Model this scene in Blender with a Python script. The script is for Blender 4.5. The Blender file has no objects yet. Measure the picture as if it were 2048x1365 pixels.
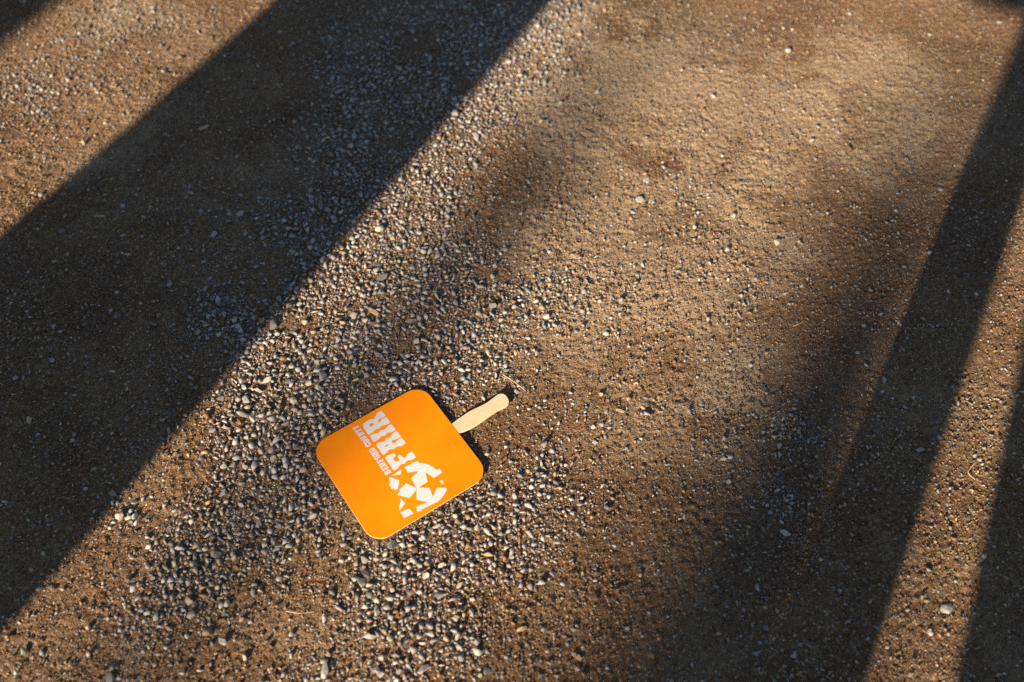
import bpy, bmesh, math, random
import numpy as np
from mathutils import Matrix, Vector

# ------------------------------------------------------------------ scene, camera, light
sc = bpy.context.scene
COL = sc.collection
SUN_AZ = math.radians(28.5)      # shadows run 28.5 degrees to the right of straight ahead
SUN_EL = math.radians(21.0)
CAM_H = 1.40

cam = bpy.data.cameras.new('camera')
cam.lens = 35.0
cam.sensor_width = 36.0
cam.clip_start = 0.05
cam.clip_end = 2000.0
cam_o = bpy.data.objects.new('camera', cam)
cam_o.location = (0, 0, CAM_H)
cam_o.rotation_euler = (math.radians(90 - 53.0), 0, 0)
cam.dof.use_dof = True
cam.dof.focus_distance = 1.66
cam.dof.aperture_fstop = 2.2
COL.objects.link(cam_o)
sc.camera = cam_o

world = bpy.data.worlds.new('World')
sc.world = world
world.use_nodes = True
wn = world.node_tree.nodes
wn.clear()
sky = wn.new('ShaderNodeTexSky')
sky.sky_type = 'NISHITA'
sky.sun_disc = False
sky.sun_elevation = SUN_EL
sky.sun_rotation = math.radians(180) + SUN_AZ
sky.altitude = 1200
sky.air_density = 1.0
sky.ozone_density = 1.0
sky.dust_density = 0.4
bg = wn.new('ShaderNodeBackground')
bg.inputs['Strength'].default_value = 0.06
wo = wn.new('ShaderNodeOutputWorld')
world.node_tree.links.new(sky.outputs[0], bg.inputs[0])
world.node_tree.links.new(bg.outputs[0], wo.inputs[0])

sun = bpy.data.lights.new('sun', 'SUN')
sun.energy = 5.0
sun.angle = math.radians(0.56)
sun.color = (1.0, 0.84, 0.62)
sun_o = bpy.data.objects.new('sun', sun)
sdir = Vector((math.sin(SUN_AZ) * math.cos(SUN_EL), math.cos(SUN_AZ) * math.cos(SUN_EL), -math.sin(SUN_EL)))
sun_o.rotation_euler = sdir.to_track_quat('-Z', 'Y').to_euler()
sun_o.location = (-3, -6, 5)
COL.objects.link(sun_o)

sc.view_settings.view_transform = 'Standard'
sc.view_settings.look = 'None'
sc.view_settings.gamma = 1.0
sc.view_settings.use_curve_mapping = False
sc.view_settings.exposure = 1.20
sc.cycles.use_denoising = False

U = np.array([math.sin(SUN_AZ), math.cos(SUN_AZ)])      # along the shadows
V = np.array([math.cos(SUN_AZ), -math.sin(SUN_AZ)])     # across the shadows

# ------------------------------------------------------------------ helpers
rng = np.random.default_rng(7)
random.seed(7)


def tag(o, label=None, cat=None, group=None, kind=None):
    for k, v in (('label', label), ('category', cat), ('group', group), ('kind', kind)):
        if v:
            o[k] = v
    return o


def link(name, data, parent=None, mat=None):
    o = bpy.data.objects.new(name, data)
    COL.objects.link(o)
    if parent:
        o.parent = parent
    if mat and data is not None:
        data.materials.append(mat)
    return o


class Noise:
    """tiling value noise on a random lattice, evaluated with numpy"""
    def __init__(self, seed):
        self.r = np.random.default_rng(seed).random((257, 257)) * 2 - 1
        self.r[256, :] = self.r[0, :]
        self.r[:, 256] = self.r[:, 0]

    def __call__(self, x, y):
        x = np.mod(x, 256.0)
        y = np.mod(y, 256.0)
        i = np.minimum(x.astype(np.int32), 255)
        j = np.minimum(y.astype(np.int32), 255)
        u = x - i
        v = y - j
        u = u * u * u * (u * (u * 6 - 15) + 10)
        v = v * v * v * (v * (v * 6 - 15) + 10)
        r = self.r
        return (r[i, j] * (1 - u) + r[i + 1, j] * u) * (1 - v) + (r[i, j + 1] * (1 - u) + r[i + 1, j + 1] * u) * v


N = [Noise(100 + k) for k in range(12)]


def fbm(k, x, y, s, octv=3, g=0.5):
    a, out = 1.0, 0.0
    for o in range(octv):
        out = out + a * N[(k + o) % 12](x * s + 17.3 * k, y * s + 5.1 * o)
        s *= 2.03
        a *= g
    return out


def blobs(B, x, y):
    out = np.zeros_like(x)
    for bx, by, sx, sy, w in B:
        out += w * np.exp(-0.5 * (((x - bx) / sx) ** 2 + ((y - by) / sy) ** 2))
    return out


GRAVEL = [
 (-0.192, 2.01, 0.101, 0.07, 0.6), (-0.295, 1.843, 0.072, 0.09, 0.6), (-0.327, 1.706, 0.054, 0.071, 0.8), (-0.337, 1.578, 0.045, 0.066, 0.8), (-0.335, 1.46, 0.051, 0.062, 0.7),
 (-0.379, 1.404, 0.057, 0.05, 0.8), (-0.368, 1.31, 0.055, 0.047, 0.8), (-0.412, 1.209, 0.047, 0.053, 0.7), (-0.42, 1.137, 0.039, 0.042, 0.9), (-0.465, 1.08, 0.038, 0.04, 0.7),
 (-0.532, 1.103, 0.039, 0.041, 0.4), (-0.187, 1.706, 0.085, 0.095, 0.45), (-0.072, 1.843, 0.072, 0.077, 0.3), (-0.525, 1.336, 0.07, 0.057, 0.2), (-0.026, 1.739, 0.063, 0.085, 1.0),
 (0.041, 1.897, 0.057, 0.092, 0.9), (0.113, 2.03, 0.051, 0.071, 0.7), (-0.074, 1.953, 0.066, 0.082, 0.6), (-0.099, 1.625, 0.053, 0.068, 0.9), (-0.146, 1.503, 0.051, 0.063, 1.0),
 (-0.201, 1.404, 0.05, 0.06, 1.0), (-0.244, 1.323, 0.048, 0.057, 1.0), (-0.208, 1.221, 0.08, 0.071, 0.9), (-0.299, 1.197, 0.047, 0.052, 0.8), (-0.117, 1.271, 0.054, 0.073, 0.8),
 (-0.148, 1.126, 0.071, 0.067, 0.9), (-0.068, 1.197, 0.04, 0.061, 0.8), (-0.04, 1.137, 0.033, 0.042, 0.8), (-0.233, 1.058, 0.076, 0.056, 1.0), (-0.376, 1.08, 0.051, 0.04, 1.0),
 (-0.349, 1.004, 0.068, 0.054, 1.0), (-0.421, 0.962, 0.055, 0.045, 1.0), (-0.387, 0.901, 0.06, 0.043, 0.9), (-0.226, 0.972, 0.049, 0.037, 0.7), (-0.151, 1.014, 0.056, 0.039, 0.8),
 (-0.45, 0.881, 0.042, 0.042, 0.6), (-0.377, 0.833, 0.053, 0.041, 0.8), (-0.399, 0.76, 0.057, 0.038, 0.8), (-0.427, 0.691, 0.055, 0.043, 0.8), (-0.359, 0.699, 0.045, 0.037, 0.8),
 (-0.449, 0.641, 0.049, 0.035, 0.7), (-0.485, 0.593, 0.043, 0.039, 0.7), (-0.505, 0.547, 0.047, 0.032, 0.5), (-0.602, 0.716, 0.022, 0.019, 0.5), (-0.111, 0.691, 0.061, 0.03, 0.9),
 (-0.169, 0.641, 0.049, 0.029, 0.9), (-0.143, 0.586, 0.048, 0.034, 1.0), (-0.194, 0.578, 0.042, 0.033, 0.9), (-0.111, 0.525, 0.047, 0.027, 0.8), (-0.175, 0.51, 0.046, 0.026, 0.8),
 (-0.207, 0.475, 0.046, 0.02, 0.7), (-0.271, 0.475, 0.03, 0.015, 0.4), (-0.049, 0.666, 0.049, 0.03, 0.5), (0.004, 0.617, 0.038, 0.034, 0.35), (0.021, 0.787, 0.04, 0.033, 0.4),
 (-0.019, 0.743, 0.045, 0.032, 0.5), (-0.038, 0.993, 0.037, 0.03, 0.6), (-0.106, 0.962, 0.037, 0.03, 0.6), (0.03, 0.862, 0.041, 0.028, 0.4), (0.142, 1.149, 0.065, 0.051, 0.5),
 (0.069, 1.161, 0.039, 0.034, 0.5), (0.129, 0.881, 0.03, 0.018, 0.4), (0.434, 1.161, 0.039, 0.026, 0.4), (0.385, 1.363, 0.056, 0.058, 0.3), (0.412, 0.734, 0.028, 0.025, 0.4),
 (0.45, 0.872, 0.036, 0.028, 0.3), (0.343, 0.806, 0.041, 0.033, 0.3), (0.083, 0.743, 0.045, 0.063, 0.25), (-1.005, 1.739, 0.094, 0.073, 0.3), (-0.949, 1.953, 0.124, 0.054, 0.2),
]
SAND = [
 (0.22, 1.673, 0.123, 0.117, 0.5), (0.421, 1.843, 0.161, 0.128, 0.4), (0.593, 1.548, 0.111, 0.109, 0.3), (0.283, 1.197, 0.133, 0.131, 0.8), (0.233, 1.548, 0.163, 0.131, 0.7),
 (0.174, 1.843, 0.121, 0.128, 0.6), (0.501, 1.625, 0.136, 0.137, 0.5), (0.344, 1.014, 0.094, 0.085, 0.6), (0.69, 1.79, 0.119, 0.112, 0.5), (0.123, 1.363, 0.07, 0.078, 0.4),
 (0.225, 0.833, 0.088, 0.081, 0.35), (0.836, 1.706, 0.093, 0.143, 0.4), (-0.876, 1.934, 0.116, 0.081, 0.45), (-0.9, 1.548, 0.074, 0.065, 0.3), (-0.553, 1.503, 0.088, 0.053, 0.3),
 (-0.753, 1.489, 0.073, 0.063, 0.3), (-0.012, 1.091, 0.039, 0.049, 0.5), (-0.326, 1.103, 0.039, 0.033, 0.4), (-0.521, 0.699, 0.067, 0.049, 0.3), (0.781, 0.931, 0.049, 0.087, 0.12),
 (-0.458, 1.271, 0.082, 0.055, 0.15),
]
UMBER_SHADE = [  # dark soil patches, most of them soft shadow put into the soil colour
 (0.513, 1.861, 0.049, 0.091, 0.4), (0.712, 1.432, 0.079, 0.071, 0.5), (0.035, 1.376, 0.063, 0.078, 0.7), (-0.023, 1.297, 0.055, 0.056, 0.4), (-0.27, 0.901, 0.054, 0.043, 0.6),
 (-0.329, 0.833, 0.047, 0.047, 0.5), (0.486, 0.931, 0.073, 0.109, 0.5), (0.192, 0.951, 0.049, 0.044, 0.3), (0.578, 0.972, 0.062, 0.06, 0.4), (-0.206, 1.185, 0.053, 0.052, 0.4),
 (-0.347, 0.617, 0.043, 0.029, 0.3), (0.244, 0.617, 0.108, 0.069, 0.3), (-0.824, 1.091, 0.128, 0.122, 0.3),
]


FAN_C = np.array([-0.18168, 0.81067, 0.0054])
FAN_X = np.array([-0.56302, 0.82644, -0.00047])
FAN_Y = np.array([-0.82622, -0.56288, -0.02299])
FAN_N = np.array([-0.01926, -0.01256, 0.99974])
FAN_S = 0.023


def fan_local(x, y):
    dx, dy = x - FAN_C[0], y - FAN_C[1]
    return dx * FAN_X[0] + dy * FAN_X[1], dx * FAN_Y[0] + dy * FAN_Y[1]


def gravel_density(x, y):
    d = blobs(GRAVEL, x, y)
    d = np.clip(d, 0, 1.35)
    m = fbm(3, x, y, 9.0, 3) + 0.8 * fbm(5, x, y, 24.0, 2)
    return np.clip(d * (0.92 + 0.80 * m), 0, 1)


def height(x, y):
    """the ground: trodden dirt with shallow dents, crumbs and brushed streaks"""
    x = np.asarray(x, float)
    y = np.asarray(y, float)
    g = np.clip(blobs(GRAVEL, x, y), 0, 1)
    soft = np.clip(blobs(SAND, x, y), 0, 1)
    h = 0.0034 * fbm(0, x, y, 3.2, 2) + 0.0007 * fbm(4, x, y, 11.0, 2)
    # brushed streaks, drawn out sideways over the sand
    st = fbm(6, x * 0.30 + 0.05 * np.sin(y * 9), y + 0.12 * x, 46.0, 2)
    h += (0.0002 + 0.0003 * soft) * st
    # crumbs and clods
    c = np.abs(fbm(2, x, y, 62.0, 3, 0.62)) + 0.45 * np.abs(N[7](x * 150.0, y * 150.0))
    h += (0.0034 - 0.0008 * g) * np.minimum(c, 0.95) * (0.75 + 0.35 * fbm(1, x, y, 10.0, 2))
    cl = fbm(8, x, y, 62.0, 2)
    h += 0.0035 * np.maximum(cl - 0.55, 0) * (1 - 0.5 * soft)
    pits = fbm(9, x, y, 30.0, 2)
    h -= 0.0035 * np.maximum(pits - 0.75, 0)
    # calm ground where the fan lies
    lx, ly = fan_local(x, y)
    q = np.clip((np.maximum(np.abs(lx), np.abs(ly + 0.03)) - 0.12) / 0.10, 0, 1)
    return h * (0.22 + 0.78 * q) - 0.0005


# ------------------------------------------------------------------ materials
def mat_new(name):
    m = bpy.data.materials.new(name)
    m.use_nodes = True
    nt = m.node_tree
    b = nt.nodes['Principled BSDF']
    return m, nt, b


def nnode(nt, typ, **kw):
    n = nt.nodes.new(typ)
    for k, v in kw.items():
        if k.startswith('i_'):
            n.inputs[k[2:].replace('_', ' ')].default_value = v
        else:
            setattr(n, k, v)
    return n


def mix(nt, fac, a, b, mode='MIX'):
    n = nt.nodes.new('ShaderNodeMix')
    n.data_type = 'RGBA'
    n.blend_type = mode
    n.clamp_factor = True
    for idx, val in ((0, fac), (6, a), (7, b)):
        if isinstance(val, (float, int)):
            n.inputs[idx].default_value = val
        elif isinstance(val, tuple):
            n.inputs[idx].default_value = val if len(val) == 4 else (*val, 1)
        else:
            nt.links.new(val, n.inputs[idx])
    return n.outputs[2]


def ramp(nt, src, p0, p1, c0=0.0, c1=1.0):
    n = nt.nodes.new('ShaderNodeMapRange')
    n.inputs[1].default_value = p0
    n.inputs[2].default_value = p1
    n.inputs[3].default_value = c0
    n.inputs[4].default_value = c1
    nt.links.new(src, n.inputs[0])
    return n.outputs[0]


def soil_material():
    m, nt, b = mat_new('dirt')
    L = nt.links.new
    geo = nnode(nt, 'ShaderNodeNewGeometry')
    att = nnode(nt, 'ShaderNodeAttribute', attribute_name='soil')
    sep = nnode(nt, 'ShaderNodeSeparateColor')
    L(att.outputs['Color'], sep.inputs[0])
    n1 = nnode(nt, 'ShaderNodeTexNoise', i_Scale=5.0, i_Detail=6.0, i_Roughness=0.6)
    n2 = nnode(nt, 'ShaderNodeTexNoise', i_Scale=120.0, i_Detail=5.0, i_Roughness=0.7)
    n3 = nnode(nt, 'ShaderNodeTexNoise', i_Scale=520.0, i_Detail=3.0, i_Roughness=0.7)
    v1 = nnode(nt, 'ShaderNodeTexVoronoi', i_Scale=330.0)
    for n in (n1, n2, n3, v1):
        L(geo.outputs['Position'], n.inputs['Vector'])
    base = mix(nt, ramp(nt, n1.outputs[0], 0.38, 0.64), (0.185, 0.094, 0.043), (0.285, 0.158, 0.074))
    sand = mix(nt, ramp(nt, n2.outputs[0], 0.35, 0.65), (0.415, 0.277, 0.156), (0.545, 0.392, 0.245))
    c = mix(nt, sep.outputs[0], base, sand)
    c = mix(nt, ramp(nt, sep.outputs[1], 0, 1, 0, 0.75), c, (0.118, 0.068, 0.047))  # brown for both the dark soil and the painted soft shade
    c = mix(nt, ramp(nt, n2.outputs[0], 0.45, 0.65, 0.0, 0.35), c, (0.13, 0.072, 0.034))
    # single grains: pale, rust and dark specks
    wht = nnode(nt, 'ShaderNodeSeparateColor')
    L(v1.outputs['Color'], wht.inputs[0])
    c = mix(nt, ramp(nt, wht.outputs[0], 0.80, 0.92, 0.0, 0.65), c, (0.40, 0.32, 0.23))
    c = mix(nt, ramp(nt, wht.outputs[1], 0.86, 0.93, 0.0, 0.55), c, (0.055, 0.040, 0.030))
    c = mix(nt, ramp(nt, wht.outputs[2], 0.95, 0.98, 0.0, 0.4), c, (0.30, 0.135, 0.065))
    L(c, b.inputs['Base Color'])
    b.inputs['Roughness'].default_value = 0.95
    b.inputs['Specular IOR Level'].default_value = 0.15
    bp = nnode(nt, 'ShaderNodeBump', i_Strength=1.0, i_Distance=0.0030)
    bp2 = nnode(nt, 'ShaderNodeBump', i_Strength=1.0, i_Distance=0.0022)
    bp3 = nnode(nt, 'ShaderNodeBump', i_Strength=0.9, i_Distance=0.0016, invert=True)
    L(v1.outputs['Distance'], bp3.inputs['Height'])
    L(bp2.outputs[0], bp3.inputs['Normal'])
    L(n2.outputs[0], bp.inputs['Height'])
    L(n3.outputs[0], bp2.inputs['Height'])
    L(bp.outputs[0], bp2.inputs['Normal'])
    L(bp3.outputs[0], b.inputs['Normal'])
    return m


def stone_material(name, source):
    m, nt, b = mat_new(name)
    L = nt.links.new
    if source == 'object':
        oi = nnode(nt, 'ShaderNodeObjectInfo')
        col = oi.outputs['Color']
    else:
        att = nnode(nt, 'ShaderNodeAttribute', attribute_name='tint')
        col = att.outputs['Color']
    geo = nnode(nt, 'ShaderNodeNewGeometry')
    n1 = nnode(nt, 'ShaderNodeTexNoise', i_Scale=210.0, i_Detail=6.0, i_Roughness=0.65)
    n2 = nnode(nt, 'ShaderNodeTexNoise', i_Scale=900.0, i_Detail=3.0, i_Roughness=0.7)
    for n in (n1, n2):
        L(geo.outputs['Position'], n.inputs['Vector'])
    c = mix(nt, 0.75, col, mix(nt, ramp(nt, n1.outputs[0], 0.32, 0.66), (0.50, 0.48, 0.47), (1.25, 1.24, 1.22)), 'MULTIPLY')
    c = mix(nt, ramp(nt, n2.outputs[0], 0.60, 0.70, 0, 0.5), c, (0.07, 0.065, 0.06))
    # clinging dirt
    c = mix(nt, ramp(nt, n1.outputs[0], 0.48, 0.72, 0.04, 0.50), c, (0.27, 0.175, 0.10))
    L(c, b.inputs['Base Color'])
    b.inputs['Roughness'].default_value = 0.88
    b.inputs['Specular IOR Level'].default_value = 0.25
    bp = nnode(nt, 'ShaderNodeBump', i_Strength=0.7, i_Distance=0.0009)
    L(n1.outputs[0], bp.inputs['Height'])
    L(bp.outputs[0], b.inputs['Normal'])
    return m


def plain_material(name, c0, c1, scale, rough=0.6, spec=0.3, stretch=None, bump=0.0, obj=True):
    m, nt, b = mat_new(name)
    L = nt.links.new
    tc = nnode(nt, 'ShaderNodeTexCoord')
    mp = nnode(nt, 'ShaderNodeMapping')
    L(tc.outputs['Object'], mp.inputs[0])
    if stretch:
        mp.inputs['Scale'].default_value = stretch
    n = nnode(nt, 'ShaderNodeTexNoise', i_Scale=scale, i_Detail=6.0, i_Roughness=0.6)
    L(mp.outputs[0], n.inputs['Vector'])
    L(mix(nt, ramp(nt, n.outputs[0], 0.35, 0.65), c0, c1), b.inputs['Base Color'])
    b.inputs['Roughness'].default_value = rough
    b.inputs['Specular IOR Level'].default_value = spec
    if bump:
        bp = nnode(nt, 'ShaderNodeBump', i_Strength=0.5, i_Distance=bump)
        L(n.outputs[0], bp.inputs['Height'])
        L(bp.outputs[0], b.inputs['Normal'])
    return m


M_SOIL = soil_material()
M_PEB = stone_material('pebble_stone', 'object')
M_GRAV = stone_material('gravel_stone', 'attribute')
M_ORANGE = plain_material('orange_card', (0.94, 0.228, 0.0003), (0.99, 0.275, 0.0006), 13.0, 0.55, 0.14, bump=0.0004)
M_CARD = plain_material('raw_card_edge', (0.80, 0.60, 0.36), (0.86, 0.68, 0.44), 300.0, 0.8, 0.2)
M_PRINT = plain_material('white_print', (0.66, 0.635, 0.60), (0.73, 0.705, 0.67), 220.0, 0.5, 0.3)
M_WOOD = plain_material('pale_birch', (0.66, 0.475, 0.27), (0.78, 0.60, 0.38), 60.0, 0.6, 0.25, stretch=(9, 0.7, 3), bump=0.0003)
M_CHIP = plain_material('wood_chip', (0.40, 0.25, 0.12), (0.58, 0.40, 0.22), 90.0, 0.8, 0.2, stretch=(1, 8, 8), bump=0.0005)
M_STRAW = plain_material('dry_straw', (0.55, 0.38, 0.18), (0.68, 0.50, 0.27), 80.0, 0.7, 0.25)
M_TIMBER = plain_material('weathered_timber', (0.16, 0.115, 0.075), (0.27, 0.20, 0.135), 14.0, 0.85, 0.2, stretch=(7, 7, 0.6), bump=0.003)

# ------------------------------------------------------------------ ground
def axis(a, b, step, far, n_far):
    core = np.arange(a, b + step * 0.5, step)
    k = np.arange(1, n_far + 1)
    grow = (far ** (k / n_far) - 1) / (far ** (1 / n_far) - 1) * step
    grow = np.cumsum(np.geomspace(step * 1.3, far * 0.35, n_far))
    return np.concatenate([(core[0] - grow)[::-1], core, core[-1] + grow])


gx = axis(-1.34, 1.34, 0.0029, 900.0, 34)
gy = axis(0.40, 2.20, 0.0030, 900.0, 34)
GX, GY = np.meshgrid(gx, gy)
nx, ny = len(gx), len(gy)
GZ = height(GX.ravel(), GY.ravel())
grain = rng.normal(0, 1, GZ.shape)
GZ = GZ + np.clip(0.00055 * grain + 0.0012 * np.maximum(grain - 1.2, 0), -0.0011, 0.0024)
far_fade = np.clip(1.0 - (np.hypot(GX.ravel(), GY.ravel() - 1.2) - 3.0) / 4.0, 0, 1)
GZ = GZ * far_fade
co = np.stack([GX.ravel(), GY.ravel(), GZ], 1).astype(np.float32)
ii = (np.arange(ny - 1)[:, None] * nx + np.arange(nx - 1)[None, :]).ravel()
quads = np.stack([ii, ii + 1, ii + nx + 1, ii + nx], 1).astype(np.int32)
gm = bpy.data.meshes.new('ground')
gm.vertices.add(len(co))
gm.vertices.foreach_set('co', co.ravel())
gm.loops.add(quads.size)
gm.loops.foreach_set('vertex_index', quads.ravel())
gm.polygons.add(len(quads))
gm.polygons.foreach_set('loop_start', np.arange(0, quads.size, 4, dtype=np.int32))
gm.polygons.foreach_set('loop_total', np.full(len(quads), 4, dtype=np.int32))
gm.polygons.foreach_set('use_smooth', np.ones(len(quads), dtype=bool))
gm.update()
x, y = GX.ravel(), GY.ravel()
wx, wy = x + 0.09 * fbm(2, x, y, 4.0, 5), y + 0.09 * fbm(9, x, y, 4.0, 5)
sand = np.clip(1.3 * blobs(SAND, wx, wy) * (1.0 + 0.75 * fbm(1, wx, wy, 9.0, 6, 0.68)) + 0.20 * fbm(5, wx, wy, 6.0, 5, 0.6), 0, 1)
umber_shade = np.clip(blobs(UMBER_SHADE, wx, wy) * (0.85 + 0.8 * fbm(7, wx, wy, 14.0, 5, 0.62)) + 0.22 * np.maximum(fbm(10, wx, wy, 3.0, 6, 0.65) - 0.1, 0), 0, 1)  # soft shade painted at the blobs, plus random darker soil
colr = np.stack([sand, umber_shade, np.zeros_like(sand), np.ones_like(sand)], 1).astype(np.float32)
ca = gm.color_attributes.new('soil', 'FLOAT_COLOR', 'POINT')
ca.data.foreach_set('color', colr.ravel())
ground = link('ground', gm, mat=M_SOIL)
tag(ground, 'trodden brown dirt and sand ground strewn with gravel', kind='structure')

# ------------------------------------------------------------------ stone shapes
def shard_mesh(n, seed, sq=None):
    """crushed stone: hull of a few random points, so facets and outline stay uneven"""
    r = random.Random(seed)
    bm = bmesh.new()
    sq = sq or (r.uniform(0.95, 1.45), r.uniform(0.7, 1.0), r.uniform(0.5, 0.85))
    for k in range(n):
        v = Vector((r.gauss(0, 1), r.gauss(0, 1), r.gauss(0, 1))).normalized() * r.uniform(0.42, 0.58)
        bm.verts.new((v.x * sq[0], v.y * sq[1], v.z * sq[2]))
    res = bmesh.ops.convex_hull(bm, input=bm.verts)
    junk = [g for g in res['geom_interior'] + res['geom_unused'] if isinstance(g, bmesh.types.BMVert)]
    bmesh.ops.delete(bm, geom=list(set(junk)), context='VERTS')
    bmesh.ops.triangulate(bm, faces=bm.faces)
    bm.normal_update()
    return bm


def hull_mesh(n, seed, squash, jag):
    r = random.Random(seed)
    bm = bmesh.new()
    for k in range(n):
        z = 1 - 2 * (k + 0.5) / n
        a = k * 2.39996 + r.uniform(-0.5, 0.5)
        q = math.sqrt(max(0, 1 - z * z))
        rad = 0.5 * (1 - jag * r.random())
        bm.verts.new((rad * q * math.cos(a) * squash[0], rad * q * math.sin(a) * squash[1], rad * z * squash[2]))
    res = bmesh.ops.convex_hull(bm, input=bm.verts)
    junk = [g for g in res['geom_interior'] if isinstance(g, bmesh.types.BMVert)] + [g for g in res['geom_unused'] if isinstance(g, bmesh.types.BMVert)]
    bmesh.ops.delete(bm, geom=list(set(junk)), context='VERTS')
    bmesh.ops.triangulate(bm, faces=bm.faces)
    bm.normal_update()
    return bm


SHAPES = {'r': ((1.08, 0.92, 0.74), 0.26, 22), 'a': ((1.10, 0.92, 0.76), 0.46, 12), 'e': ((1.42, 0.78, 0.62), 0.36, 12), 'f': ((1.14, 0.96, 0.38), 0.36, 13)}
PEB_MESH = {}
for kind, (sq, jag, n) in SHAPES.items():
    PEB_MESH[kind] = []
    for v in range(6):
        bm = hull_mesh(n, ord(kind) * 31 + v * 7, sq, jag) if kind == 'r' else shard_mesh(n, ord(kind) * 57 + v * 11, sq)
        if True:
            bmesh.ops.bevel(bm, geom=list(bm.edges), offset=0.035 if kind == 'r' else 0.020, segments=1, affect='EDGES')
            bmesh.ops.triangulate(bm, faces=bm.faces)
        me = bpy.data.meshes.new('pebble')
        bm.to_mesh(me)
        bm.free()
        me.materials.append(M_PEB)
        PEB_MESH[kind].append(me)


def random_rot(n, tilt):
    """rotation matrices: any spin about z, limited tilt"""
    a = rng.random(n) * 2 * math.pi
    t = rng.normal(0, tilt, n)
    p = rng.normal(0, tilt, n)
    ca_, sa = np.cos(a), np.sin(a)
    ct, st = np.cos(t), np.sin(t)
    cp, sp = np.cos(p), np.sin(p)
    Z = np.zeros((n, 3, 3)); Z[:, 0, 0] = ca_; Z[:, 0, 1] = -sa; Z[:, 1, 0] = sa; Z[:, 1, 1] = ca_; Z[:, 2, 2] = 1
    X = np.zeros((n, 3, 3)); X[:, 0, 0] = 1; X[:, 1, 1] = ct; X[:, 1, 2] = -st; X[:, 2, 1] = st; X[:, 2, 2] = ct
    Y = np.zeros((n, 3, 3)); Y[:, 1, 1] = 1; Y[:, 0, 0] = cp; Y[:, 0, 2] = sp; Y[:, 2, 0] = -sp; Y[:, 2, 2] = cp
    return Z @ X @ Y


def stone_tints(n, crumbs=0.0):
    """crushed limestone: greys, some warm, some mauve, some dark"""
    base = np.array([[0.37, 0.35, 0.325], [0.30, 0.29, 0.28], [0.45, 0.42, 0.375], [0.285, 0.238, 0.232], [0.17, 0.16, 0.155], [0.33, 0.255, 0.175]])
    pick = rng.choice(6, n, p=[0.30, 0.24, 0.14, 0.13, 0.10, 0.09])
    soil = np.array([[0.18, 0.10, 0.05], [0.27, 0.16, 0.08], [0.42, 0.285, 0.155]])[rng.integers(0, 3, n)]
    base = np.where((rng.random(n) < crumbs)[:, None], soil, base[pick])
    return base * rng.uniform(0.78, 1.32, (n, 1)) * rng.uniform(0.96, 1.04, (n, 3))


def scatter(name, pts, dia, variants, tilt, sink, label, mat, crumbs=0.06):
    """one mesh of many stones, each a copied hull with its own tint"""
    n = len(pts)
    tv = [np.array([v.co for v in b.verts]) for b in variants]
    tf = []
    for b in variants:
        b.verts.index_update()
        tf.append(np.array([[v.index for v in f.verts] for f in b.faces], dtype=np.int32))
    R = random_rot(n, tilt)
    gz = height(pts[:, 0], pts[:, 1])
    tint = stone_tints(n, crumbs)
    bury = rng.uniform(-0.20, 0.12, n)
    VV, FF, CC = [], [], []
    off = 0
    pick = rng.integers(0, len(variants), n)
    for k in range(len(variants)):
        idx = np.nonzero(pick == k)[0]
        if not len(idx):
            continue
        v = np.einsum('nij,vj->nvi', R[idx], tv[k]) * dia[idx][:, None, None]
        v[:, :, 0] += pts[idx, 0][:, None]
        v[:, :, 1] += pts[idx, 1][:, None]
        v[:, :, 2] += (gz[idx] + dia[idx] * (sink + bury[idx]))[:, None]
        nv = tv[k].shape[0]
        f = tf[k][None] + (np.arange(len(idx)) * nv)[:, None, None] + off
        VV.append(v.reshape(-1, 3))
        FF.append(f.reshape(-1, 3))
        CC.append(np.repeat(tint[idx], nv, axis=0))
        off += nv * len(idx)
    VV = np.concatenate(VV).astype(np.float32)
    FF = np.concatenate(FF).astype(np.int32)
    CC = np.concatenate(CC)
    CC = np.concatenate([CC, np.ones((len(CC), 1))], 1).astype(np.float32)
    me = bpy.data.meshes.new(name)
    me.vertices.add(len(VV))
    me.vertices.foreach_set('co', VV.ravel())
    me.loops.add(FF.size)
    me.loops.foreach_set('vertex_index', FF.ravel())
    me.polygons.add(len(FF))
    me.polygons.foreach_set('loop_start', np.arange(0, FF.size, 3, dtype=np.int32))
    me.polygons.foreach_set('loop_total', np.full(len(FF), 3, dtype=np.int32))
    me.update()
    at = me.color_attributes.new('tint', 'FLOAT_COLOR', 'POINT')
    at.data.foreach_set('color', CC.ravel())
    o = link(name, me, mat=mat)
    tag(o, label, name, kind='stuff')
    print(name, n, 'stones', len(FF), 'triangles')
    return o


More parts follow.
